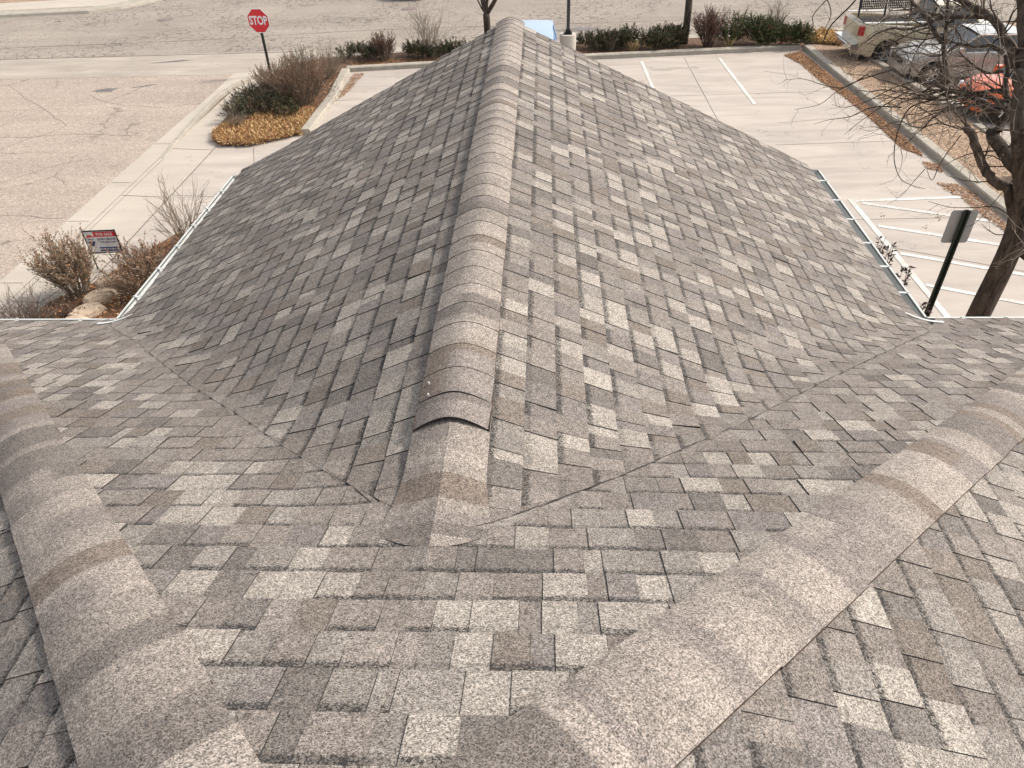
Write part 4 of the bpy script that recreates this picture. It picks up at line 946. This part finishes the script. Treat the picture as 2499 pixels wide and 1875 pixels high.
def zig(p, d, Lh, r, l):
    n = max(3, int(Lh / 0.11)); pts = [Vector(p)]; d = d.normalized()
    for i in range(n):
        d = (d + Vector((rndT.uniform(-1, 1), rndT.uniform(-1, 1), rndT.uniform(-1, 1))) * 0.36 + Vector((0, 0, 0.02))).normalized()
        pts.append(pts[-1] + d * (Lh / n))
    m = crown if r > 0.009 else twg
    m.tube(pts, [r * (1 - 0.75 * i / n) for i in range(n + 1)], 5 if r > 0.009 else (4 if r > 0.005 else 3), 0, None, False)
    if l <= 2:
        for i in range(1, n + 1):
            if rndT.random() < (0.75 if l == 1 else 0.55):
                dd = rdir(rndT, (pts[i] - pts[i - 1]).normalized(), rndT.uniform(0.5, 1.2))
                zig(pts[i], dd, Lh * rndT.uniform(0.25, 0.55), r * 0.55, l + 1)
    else:
        for i in range(1, n + 1):                    # short fruiting spurs
            if rndT.random() < 0.35:
                dd = rdir(rndT, (pts[i] - pts[i - 1]).normalized(), rndT.uniform(0.7, 1.4)); q = pts[i] + dd * rndT.uniform(0.02, 0.05)
                twg.tube([pts[i], q], [r * 0.9, r * 0.8], 3, 0, None, False)
for P, r0, r1, kids in limbs:
    n = len(P); tot = sum((P[i + 1] - P[i]).length for i in range(n - 1)); k = int(kids * (1.4 if r0 > 0.02 else 1.3))
    for _ in range(k):
        i = rndT.randint(int(n * 0.25), n - 2); d = (P[i + 1] - P[i]).normalized(); rr_ = r0 + (r1 - r0) * i / n
        dd = rdir(rndT, d, rndT.uniform(0.5, 1.2)); dd = (dd + Vector((-0.25 if r0 > 0.013 else 0, 0.12, 0.02))).normalized()
        zig(P[i], dd, rndT.uniform(0.45, 1.15) if r0 > 0.013 else rndT.uniform(0.18, 0.4), min(0.011, rr_ * 0.5) if r0 > 0.013 else 0.003, 1 if r0 > 0.013 else 2)
    if r1 < 0.02 and r0 > 0.013: zig(P[-1], (P[-1] - P[-2]), 0.6, r1, 1)
trunk.build('trunk', M_BARK, BIG, smooth=True); crown.build('branches', M_BARK, BIG, smooth=True); twg.build('twigs', noisy('pale_twig_bark', (0.14, 0.11, 0.088), (0.29, 0.235, 0.185), 3, 0.9), BIG)
lf = MB()
for (x, y, Y) in ((2265, 548, 9.6), (2262, 552, 9.6), (2268, 545, 9.6), (2292, 533, 9.7), (2300, 528, 9.7), (2290, 524, 9.7), (2310, 512, 9.7), (2322, 500, 9.7), (2160, 522, 10), (2152, 524, 10), (2255, 556, 9.6)):
    for _ in range(3):
        p = PY(x + rndT.uniform(-4, 4), y + rndT.uniform(-4, 4), Y) - off; a = rndT.uniform(0, 6.28)
        leafq(lf, p, Vector((math.cos(a), math.sin(a), -0.4)), Vector((rndT.uniform(-1, 1), 0.3, 1)), 0.05, 0.022, vary(rndT, (0.30, 0.24, 0.08) if y > 540 else (0.26, 0.15, 0.08)))
lf.build('leaves', M_LEAF, BIG)
limb_done = True
def street_tree(pos, label, h0, seed, stems, r=0.13):
    rnd = random.Random(seed); e = empty('street_tree', pos, 0, label, 'tree', 'leafless street trees in the planter'); t = MB(); c = MB()
    tp = smooth_path([Vector((0, 0, -0.05)), Vector((0.02, 0, h0 * 0.5)), Vector((0, 0, h0))], 3); tube_limb(t, tp, r * 1.15, r, 12)
    def g(p, d, Lh, rr_, l):
        pts = wander(rnd, p, d, Lh, 6, 0.12, Vector((0, 0, 0.3)))
        c.tube(pts, [rr_ * (1 - 0.55 * i / 6) for i in range(7)], 7 if l < 2 else 4, 0, None, False)
        if l < 4:
            for i in range(2, 7):
                if rnd.random() < (0.85 if l < 3 else 0.5): g(pts[i], rdir(rnd, (pts[i] - pts[i - 1]).normalized(), rnd.uniform(0.3, 0.8)), Lh * rnd.uniform(0.4, 0.65), rr_ * (1 - 0.09 * i) * 0.55, l + 1)
    for d, L_, r_ in stems: g(Vector((0, 0, h0 - 0.04)), Vector(d), L_, r_, 1)
    t.build('trunk', M_BARK, e, smooth=True); c.build('branches', M_BARK, e, smooth=True)
street_tree((-2.14, 30.0, 0.05), 'leafless multi-stemmed street tree behind the roof ridge', 1.15, 5, [((-0.35, 0, 1), 2.6, 0.075), ((-0.05, 0.1, 1), 2.8, 0.07), ((0.25, -0.1, 1), 2.6, 0.06), ((0.9, 0.1, 1.15), 2.8, 0.085), ((-0.7, 0.1, 0.9), 1.6, 0.03)], 0.125)
street_tree((5.35, 30.0, 0.05), 'leafless street tree with a single trunk rising out of the hedge', 1.75, 6, [((-0.3, 0, 1), 2.4, 0.07), ((0.12, 0.1, 1), 2.8, 0.095), ((0.5, -0.1, 1), 2.0, 0.05)], 0.125)

# ================================================================== SIGNS AND LAMP
def text_mesh(txt, size, m, parent, name, loc, sx=1.0, bold=0.0, align='CENTER', rx=math.pi / 2, rz=0, mirror=False):
    cu = bpy.data.curves.new(name, 'FONT'); cu.body = txt; cu.size = size; cu.align_x = align; cu.align_y = 'CENTER'; cu.extrude = 0.0006; cu.offset = bold; cu.resolution_u = 3
    tmp = bpy.data.objects.new(name + '_tmp', cu); COL.objects.link(tmp)
    dg = bpy.context.evaluated_depsgraph_get(); dg.update()
    me = bpy.data.meshes.new_from_object(tmp.evaluated_get(dg)); bpy.data.objects.remove(tmp)
    me.transform(Matrix.Diagonal((sx, 1, 1, 1))); me.transform(Matrix.Rotation(rx, 4, 'X')); me.materials.clear(); me.materials.append(m)
    o = bpy.data.objects.new(name, me); COL.objects.link(o); o.parent = parent; o.location = loc; o.rotation_euler = (0, 0, rz); return o
M_RED = mat('sign_red', (0.72, 0.025, 0.035), 0.45, spec=0.5); M_SW = mat('sign_white', (0.82, 0.82, 0.82), 0.45, spec=0.5)
M_POST = noisy('dark_green_post', (0.020, 0.030, 0.022), (0.035, 0.045, 0.034), 8, 0.55); M_NAVY = mat('navy', (0.03, 0.06, 0.20), 0.5); M_BLK = mat('black_frame', (0.012, 0.012, 0.014), 0.5); M_INK = mat('black_ink', (0.03, 0.035, 0.06), 0.6)
M_ALU = noisy('grey_sign_back', (0.42, 0.42, 0.42), (0.36, 0.36, 0.36), 5, 0.5, spec=0.4, metal=0.2)
def upost(b, z0, z1, w=0.07, dpt=0.035):
    """U-channel post with a row of holes on its web"""
    b.box(-w * 0.28, w * 0.28, -0.002, 0.002, z0, z1); b.box(-w * 0.36, -w * 0.28 + 0.001, 0.001, dpt, z0, z1); b.box(w * 0.28 - 0.001, w * 0.36, 0.001, dpt, z0, z1)
    b.box(-w * 0.55, -w * 0.35, dpt - 0.003, dpt, z0, z1); b.box(w * 0.35, w * 0.55, dpt - 0.003, dpt, z0, z1)
yst = 26.95; sc_ = PY(631, 51, yst)
ST = empty('stop_sign', (sc_.x, yst, 0), 0, 'red octagonal STOP sign on a dark green post at the street corner', 'stop sign')
b = MB(); upost(b, -0.02, sc_.z + 0.3, 0.09, 0.04)
b.build('post', M_POST, ST)
A = 0.765 / 2
def octo(b, a, y, m=0):
    r = a / math.cos(math.pi / 8); n = len(b.v)
    b.poly([(r * math.cos(math.pi / 8 + k * math.pi / 4), y, r * math.sin(math.pi / 8 + k * math.pi / 4)) for k in range(8)][::1], m)
def octp(a, y0, y1):
    b = MB(); r = a / math.cos(math.pi / 8); P = [(r * math.cos(math.pi / 8 + k * math.pi / 4), r * math.sin(math.pi / 8 + k * math.pi / 4)) for k in range(8)]
    b.poly([(x, y0, z) for x, z in P]); b.poly([(x, y1, z) for x, z in P][::-1])
    for k in range(8): (x0, z0), (x1, z1) = P[k], P[(k + 1) % 8]; b.poly([(x0, y0, z0), (x0, y1, z0), (x1, y1, z1), (x1, y0, z1)])
    return b
pn = octp(A, -0.016, -0.012).build('panel', M_SW, ST); pn.location = (0, 0, sc_.z); pn.rotation_euler = (0, 0, RAD(-6))
octp(A - 0.024, -0.0185, -0.0165).build('red_field', M_RED, pn)
text_mesh('STOP', 0.375, M_SW, pn, 'lettering', (0, -0.021, 0.0), 0.72, 0.012)
# grey sign seen from behind
ys = 9.35; g1 = PY(2336, 570, ys); gtop = PY(2353, 512, ys)
SG = empty('parking_sign', (g1.x, ys, 0), 0, 'grey back of a rounded parking sign on a dark post beside the right gutter', 'sign')
b = MB(); upost(b, -0.02, gtop.z, 0.085, -0.04)
for k in range(46): z = gtop.z - 0.05 - k * 0.05; b.box(-0.006, 0.006, -0.0035, -0.0022, z, z + 0.016, 1)
b.build('post', [M_POST, mat('post_hole', (0.10, 0.10, 0.09), 0.8)], SG)
b = MB(); hw_, hh_, rc = 0.180, 0.245, 0.04; P = []
for cx, cz, a0 in ((hw_ - rc, hh_ - rc, 0), (-hw_ + rc, hh_ - rc, 90), (-hw_ + rc, -hh_ + rc, 180), (hw_ - rc, -hh_ + rc, 270)):
    for k in range(6): a = RAD(a0 + 18 * k); P.append((cx + rc * math.cos(a), cz + rc * math.sin(a)))
b.poly([(x, 0.006, z) for x, z in P]); b.poly([(x, 0.009, z) for x, z in P][::-1])
for k in range(len(P)): (x0, z0), (x1, z1) = P[k], P[(k + 1) % len(P)]; b.poly([(x0, 0.006, z0), (x0, 0.009, z0), (x1, 0.009, z1), (x1, 0.006, z1)])
o = b.build('panel', M_ALU, SG); o.location = (0, 0, gtop.z - 0.255)
# for-sale sign
fy = 13.25; fc = PY(250, 590, fy)
FS = empty('for_sale_sign', (fc.x, fy, 0), RAD(4), 'red, white and blue for-sale yard sign in a black metal frame', 'sign')
W2, H2 = 0.315, 0.235; zc = fc.z
b = MB(); t_ = 0.012
b.box(-W2 - 0.02, -W2, -t_, t_, 0, zc + H2 + 0.03); b.box(W2, W2 + 0.02, -t_, t_, 0, zc + H2 + 0.03); b.box(-W2, W2, -t_, t_, zc + H2, zc + H2 + 0.02); b.box(-W2, W2, -t_, t_, zc - H2 - 0.02, zc - H2)
b.build('frame', M_BLK, FS)
b = MB(); b.box(-W2, W2, -0.004, 0.004, -H2, H2); pf = b.build('panel', M_SW, FS); pf.location = (0, 0, zc)
def rect(name, x0, x1, z0, z1, m, y=-0.0055): b = MB(); b.box(x0, x1, y, y + 0.001, z0, z1); return b.build(name, m, pf)
rect('red_band', -0.13, W2 - 0.004, 0.112, H2 - 0.012, M_RED); rect('blue_band', -0.10, W2 - 0.004, -H2 + 0.02, -H2 + 0.115, M_NAVY)
text_mesh('FOR SALE', 0.082, M_SW, pf, 'lettering', (0.09, -0.0075, 0.165), 0.95, 0.002)
text_mesh('JOHN GROVE', 0.070, M_INK, pf, 'lettering', (0.10, -0.0065, 0.055), 0.88, 0.001)
text_mesh('719.369.7169', 0.062, M_INK, pf, 'lettering', (0.105, -0.0065, -0.012), 0.95, 0.001)
rect('small_print', 0.01, 0.21, -0.065, -0.059, M_ALU, -0.0052); rect('small_print', -0.23, -0.17, -0.150, -0.145, M_ALU, -0.0052)
text_mesh('RE/MAX OF PUEBLO, INC', 0.050, M_SW, pf, 'lettering', (0.105, -0.0075, -H2 + 0.068), 0.72, 0.001)
# balloon mark
def ell(a0, a1, cx, cz, rx, rz, n=14): return [(cx + rx * math.cos(RAD(a0 + (a1 - a0) * i / n)), cz + rz * math.sin(RAD(a0 + (a1 - a0) * i / n))) for i in range(n + 1)]
def mark(pts, m): b = MB(); b.poly([(x, -0.0054, z) for x, z in pts]); b.build('balloon_mark', m, pf)
bx, bz = -0.215, 0.060
mark(ell(30, 150, bx, bz, 0.085, 0.10) + ell(150, 30, bx, bz - 0.004, 0.078, 0.055), M_RED)
mark([(bx - 0.080, bz - 0.045)] + ell(160, 20, bx, bz - 0.07, 0.08, 0.022)[::1] + [(bx + 0.080, bz - 0.045), (bx + 0.022, bz - 0.155), (bx - 0.022, bz - 0.155)], M_NAVY)
text_mesh('RE/MAX', 0.036, M_NAVY, pf, 'lettering', (bx, -0.0075, bz - 0.002), 1.0, 0.0006)
# lamp post
lp = G(1387, 92, 0.75)
LPT = empty('lamp_post', (lp.x, 28.75, 0), 0, 'dark metal lamp post on a pale concrete pedestal behind the roof ridge', 'lamp post')
b = MB(); b.cyl((0, 0, -0.05), 0.30, 0.80, 24); b.build('pedestal', noisy('pale_concrete', (0.55, 0.50, 0.42), (0.48, 0.43, 0.37), 5, 0.9), LPT)
b = MB(); b.box(-0.15, 0.15, -0.15, 0.15, 0.75, 0.78); b.box(-0.085, 0.085, -0.085, 0.085, 0.78, 0.9)
for sx in (-1, 1):
    for sy in (-1, 1): b.cyl((sx * 0.11, sy * 0.11, 0.78), 0.014, 0.05, 8)
b.build('base_plate', M_BLK, LPT)
b = MB(); b.box(-0.058, 0.058, -0.058, 0.058, 0.78, 7.0); b.build('pole', noisy('dark_bronze', (0.035, 0.034, 0.036), (0.05, 0.048, 0.05), 4, 0.5, spec=0.5), LPT)
b = MB(); b.box(-0.18, 0.18, -0.7, -0.05, 6.95, 7.08); b.build('lamp_head', M_BLK, LPT)

# ================================================================== VEHICLES
M_TYRE = mat('tyre_rubber', (0.015, 0.015, 0.016), 0.85); M_RIM = mat('alloy', (0.55, 0.56, 0.58), 0.3, metal=0.8); M_CARGLASS = mat('car_glass', (0.025, 0.035, 0.04), 0.06, spec=0.9)
M_TRIM = mat('black_trim', (0.02, 0.02, 0.022), 0.6); M_LENS = mat('headlight_lens', (0.75, 0.77, 0.78), 0.12, spec=0.9); M_TAIL = mat('tail_lens', (0.35, 0.01, 0.015), 0.2, spec=0.8); M_CHROME = mat('chrome', (0.7, 0.7, 0.7), 0.15, metal=1)
def paint(name, c): return mat(name, c, 0.28, 0.15, 0.5, 0.8)
def interp(t, pts): return float(np.interp(t, [p[0] for p in pts], [p[1] for p in pts]))
def wheel(parent, x, y, r, side):
    b = MB(); P = [(-0.11, r * 0.62), (-0.11, r * 0.93), (-0.08, r), (0.08, r), (0.11, r * 0.93), (0.11, r * 0.62)]; N = 28; rings = []
    for k in range(N): a = 2 * math.pi * k / N; rings.append([b.vert((q * math.cos(a), o, q * math.sin(a))) for o, q in P])
    for k in range(N):
        for j in range(6): j2 = (j + 1) % 6; b.face((rings[k][j], rings[(k + 1) % N][j], rings[(k + 1) % N][j2], rings[k][j2]))
    w_ = empty('wheel', (x, y, r)); w_.parent = parent
    b.build('tyre', M_TYRE, w_, smooth=False)
    b = MB(); yo = 0.07 * side
    for k in range(6):
        a = 2 * math.pi * k / 6; c_, s_ = math.cos(a), math.sin(a); t = Vector((-s_, 0, c_)) * r * 0.09; o = Vector((c_, 0, s_))
        q = [o * r * 0.08 - t, o * r * 0.64 - t * 0.8, o * r * 0.64 + t * 0.8, o * r * 0.08 + t]
        b.poly([v + Vector((0, yo, 0)) for v in (q if side < 0 else q[::-1])])
    for k in range(20):
        a0, a1 = 2 * math.pi * k / 20, 2 * math.pi * (k + 1) / 20
        q = [(r * .57 * math.cos(a0), yo, r * .57 * math.sin(a0)), (r * .64 * math.cos(a0), yo * 1.2, r * .64 * math.sin(a0)), (r * .64 * math.cos(a1), yo * 1.2, r * .64 * math.sin(a1)), (r * .57 * math.cos(a1), yo, r * .57 * math.sin(a1))]
        b.poly(q)
    b.cyl((0, yo - 0.01 * side, 0), r * 0.12, 0.02 * side, 12, axis='y')
    b.build('rim', M_RIM, w_)
def car(loc, rz, label, cat, col, L_=4.4, W=1.76, belt=0.95, roof=1.48, r=0.32, wb=2.65, hood=((0.5, 0.30, 0.78), ), gh=(-1.75, -1.15, 0.35, 1.05), nose=0.85, tailz=0.95, name='parked_car', bed=None, group='cars parked in the next lot', front=None, crown=0.05):
    e = empty(name, loc, rz, label, cat, group); pm = paint('car_paint', col)
    x0, x1 = -L_ / 2, L_ / 2; xf = wb / 2 + 0.08; xr_ = -wb / 2 + 0.02
    top = [(x0, tailz - 0.12), (x0 + 0.12, tailz), (gh[0], belt + 0.02), (gh[3], belt), (x1 - 0.55, nose + 0.03), (x1 - 0.15, nose - 0.10), (x1, nose - 0.22)]
    wid = [(x0, 0.80), (x0 + 0.25, 0.95), (x0 + 0.8, 1.0), (x1 - 1.0, 1.0), (x1 - 0.35, 0.93), (x1, 0.74)]
    xs = sorted(set([round(x0 + L_ * i / 60, 3) for i in range(61)] + [round(c_ + d, 3) for c_ in (xf, xr_) for d in np.linspace(-r * 1.18, r * 1.18, 13)]))
    if bed: xs = sorted(xs + [bed[0], bed[0] + .002, bed[1], bed[1] + .002])
    b = MB(); rings = []
    for x in xs:
        hw = W / 2 * interp(x, wid); zt = interp(x, top); zl = 0.24 + 0.06 * (abs(x) > L_ / 2 - 0.3)
        for c_ in (xf, xr_):
            d = abs(x - c_); R_ = r * 1.18
            if d < R_: zl = max(zl, r + math.sqrt(R_ * R_ - d * d) * 0.98 - 0.02)
        zl = min(zl, zt - 0.12); m_ = zl + (zt - zl) * 0.45
        inbed = bed and bed[0] < x < bed[1] + 0.001
        half = [(hw * 0.93, zl), (hw * 0.985, zl + 0.04), (hw, m_), (hw * 0.985, zt - 0.10), (hw * 0.95, zt - 0.02)]
        if inbed: half += [(hw * 0.90, zt), (hw * 0.86, zt), (hw * 0.85, 0.78), (0.0, 0.76)]
        else: half += [(hw * 0.88, zt + 0.005), (hw * 0.70, zt + crown * 0.6), (hw * 0.35, zt + crown), (0.0, zt + crown * 1.1)]
        ring = [b.vert((x, y, z)) for y, z in half] + [b.vert((x, -y, z)) for y, z in half[-2::-1]]
        rings.append(ring)
    for i in range(len(rings) - 1):
        for j in range(len(rings[0]) - 1): b.face((rings[i][j], rings[i + 1][j], rings[i + 1][j + 1], rings[i][j + 1]))
    b.face(rings[0][::-1]); b.face(rings[-1])
    body = b.build('body', pm, e, smooth=False)
    mod = body.modifiers.new('n', 'EDGE_SPLIT'); mod.split_angle = RAD(32)
    for p in body.data.polygons: p.use_smooth = True
    b = MB(); b.box(x0 + 0.15, x1 - 0.15, -W / 2 * 0.84, W / 2 * 0.84, 0.20, 0.5); b.build('underbody', M_TRIM, e)
    # greenhouse
    g0, g1, g2, g3 = gh; yb = W / 2 * 0.90; yt = W / 2 * 0.72; zb = belt + 0.0
    bot = [(g0, yb), (g3, yb)]; b = MB()
    A_, B_, C_, D_ = (g0, yb, zb), (g1, yt, roof - 0.03), (g2, yt, roof - 0.03), (g3, yb, zb)
    mir = lambda p: (p[0], -p[1], p[2])
    b.poly([D_, mir(D_), mir(C_), C_]); w1 = b.build('windshield', M_CARGLASS, e)
    b = MB(); b.poly([mir(A_), A_, B_, mir(B_)]); b.build('rear_window', M_CARGLASS, e)
    for sgn in (1, -1):
        f = (lambda p: p) if sgn > 0 else mir
        b = MB(); b.poly([f(A_), f(D_), f(C_), f(B_)][::sgn]); b.build('side_window', M_CARGLASS, e)
    b = MB()
    for sgn in (1, -1):
        f = (lambda p: Vector(p)) if sgn > 0 else (lambda p: Vector(mir(p)))
        b = MB()
        for p, q in ((A_, B_), (D_, C_)): b.tube([f(p), f(q)], [0.045, 0.035], 6)
        xm = (g1 + g2) / 2; b.tube([Vector((xm - .1, sgn * (yb + 0.0), zb)), Vector((xm, sgn * yt, roof - 0.03))], [0.04, 0.03], 6)
        b.tube([f(B_), f(C_)], [0.035, 0.035], 6); b.build('window_frame', pm, e)
    b = MB(); N = 8; R_ = []
    for i in range(N + 1):
        t = i / N; x = g1 - 0.04 + (g2 - g1 + 0.08) * t; zc_ = 0.045 * math.sin(math.pi * min(1, max(0, t)) * 0.9 + 0.15)
        R_.append([b.vert((x, yt * s_, roof - 0.02 + zc_ + 0.03 * (1 - s_ * s_))) for s_ in (-1, -0.85, -0.5, 0, 0.5, 0.85, 1)])
    for i in range(N):
        for j in range(6): b.face((R_[i][j], R_[i + 1][j], R_[i + 1][j + 1], R_[i][j + 1]))
    b.build('roof', pm, e, smooth=True)
    for x in (xf, xr_):
        for sgn in (1, -1): wheel(e, x, sgn * (W / 2 - 0.12), r, sgn)
    for sgn in (1, -1):
        b = MB(); hx = x1 - 0.13; hy = sgn * W / 2 * 0.60
        b.box(hx - 0.18, hx + 0.10, min(hy, hy + sgn * 0.20), max(hy, hy + sgn * 0.20), nose - 0.30, nose - 0.15); b.build('headlight', M_LENS, e)
        b = MB(); ty_ = sgn * W / 2 * 0.72
        b.box(x0 - 0.012, x0 + 0.12, min(ty_, ty_ + sgn * 0.19), max(ty_, ty_ + sgn * 0.19), tailz - 0.38, tailz - 0.10); b.build('taillight', M_TAIL, e)
        b = MB(); b.box(g3 - 0.30, g3 - 0.14, min(sgn * (yb + 0.03), sgn * (yb + 0.20)), max(sgn * (yb + 0.03), sgn * (yb + 0.20)), zb + 0.0, zb + 0.14); b.build('mirror', pm, e)
    b = MB(); b.box(x1 - 0.10, x1 + 0.005, -W * 0.24, W * 0.24, nose - 0.40, nose - 0.22); b.build('grille', M_TRIM, e)
    return e
TR = car((13.35, 27.85, 0.012), 0, 'beige pickup truck backed against the far kerb behind the tree branches', 'pickup truck', (0.50, 0.43, 0.30), 5.35, 1.86, 1.12, 1.80, 0.38, 3.35, gh=(-0.42, -0.22, 0.70, 1.30), nose=1.05, tailz=1.30, name='pickup_truck', bed=(-2.58, -0.55), crown=0.03)
b = MB(); b.box(-2.90, -2.66, -0.88, 0.88, 0.48, 0.66); b.box(-2.94, -2.90, -0.5, 0.5, 0.50, 0.60); b.build('bumper', M_CHROME, TR)
M_RAIL = mat('pale_rail', (0.75, 0.74, 0.70), 0.35)
for sgn in (1, -1): b = MB(); b.box(-2.60, -0.55, sgn * 0.86 - 0.05, sgn * 0.86 + 0.05, 1.305, 1.335); b.build('bed_rail', M_RAIL, TR)
BN = empty('perforated_bench', (11.75, 27.95, 0.80), RAD(4), 'black perforated metal bench standing in the bed of the beige pickup', 'bench')
b = MB()
def grate(b, x0, x1, z0, z1, y, nx, nz, tilt=0.25):
    for i in range(nx + 1): x = x0 + (x1 - x0) * i / nx; b.box(x - 0.016, x + 0.016, -0.006, 0.006, 0, z1 - z0, M=Matrix.Translation((0, y, z0)) @ Matrix.Rotation(-tilt, 4, 'X'))
    for k in range(nz + 1): z = (z1 - z0) * k / nz; b.box(x0, x1, -0.008, 0.008, z - 0.014, z + 0.014, M=Matrix.Translation((0, y, z0)) @ Matrix.Rotation(-tilt, 4, 'X'))
grate(b, -0.85, -0.08, 0.75, 1.55, 0.1, 12, 11); grate(b, 0.08, 0.85, 0.75, 1.55, 0.1, 12, 11); b.build('backrest', M_BLK, BN)
b = MB(); grate(b, -0.85, 0.85, 0.35, 0.72, -0.15, 24, 5, 1.2); b.build('seat', M_BLK, BN)
for x in (-0.9, 0, 0.9):
    b = MB(); b.tube([(x - 0.12, -0.25, 0.0), (x - 0.04, -0.05, 0.4), (x, 0.12, 0.75), (x + 0.02, 0.32, 1.6)], [0.035] * 4, 6); b.build('leg', M_BLK, BN)
car((13.75, 25.45, 0.012), math.pi, 'grey sedan parked nose to the kerb beside the beige pickup', 'car', (0.36, 0.345, 0.32), 4.6, 1.78, 0.98, 1.45, 0.34, 2.75, gh=(-1.7, -1.1, 0.25, 1.05), nose=0.92, tailz=1.0)
car((14.15, 21.85, 0.012), math.pi, 'bright orange hatchback parked nose to the kerb behind the branches', 'car', (0.70, 0.13, 0.03), 4.1, 1.72, 0.98, 1.52, 0.33, 2.55, gh=(-1.95, -1.5, 0.35, 1.15), nose=0.92, tailz=1.0)
car((13.75, 16.7, 0.012), math.pi, 'white car whose front corner shows behind the big tree at the right edge', 'car', (0.72, 0.74, 0.76), 4.5, 1.78, 0.96, 1.45, 0.33, 2.65, nose=0.88)
car((-0.36, 24.95, 0.004), -math.pi / 2, 'light blue boxy car mostly hidden behind the roof ridge', 'car', (0.30, 0.42, 0.64), 4.5, 1.80, 1.0, 1.62, 0.34, 2.65, gh=(-2.15, -1.95, 0.45, 1.10), nose=0.95, tailz=1.0, group=None)
car((-6.3, 41.0, -0.01), -math.pi / 2, 'beige car parked across the street at the top edge', 'car', (0.42, 0.36, 0.27), 4.6, 1.85, 1.0, 1.6, 0.34, 2.7, group=None)
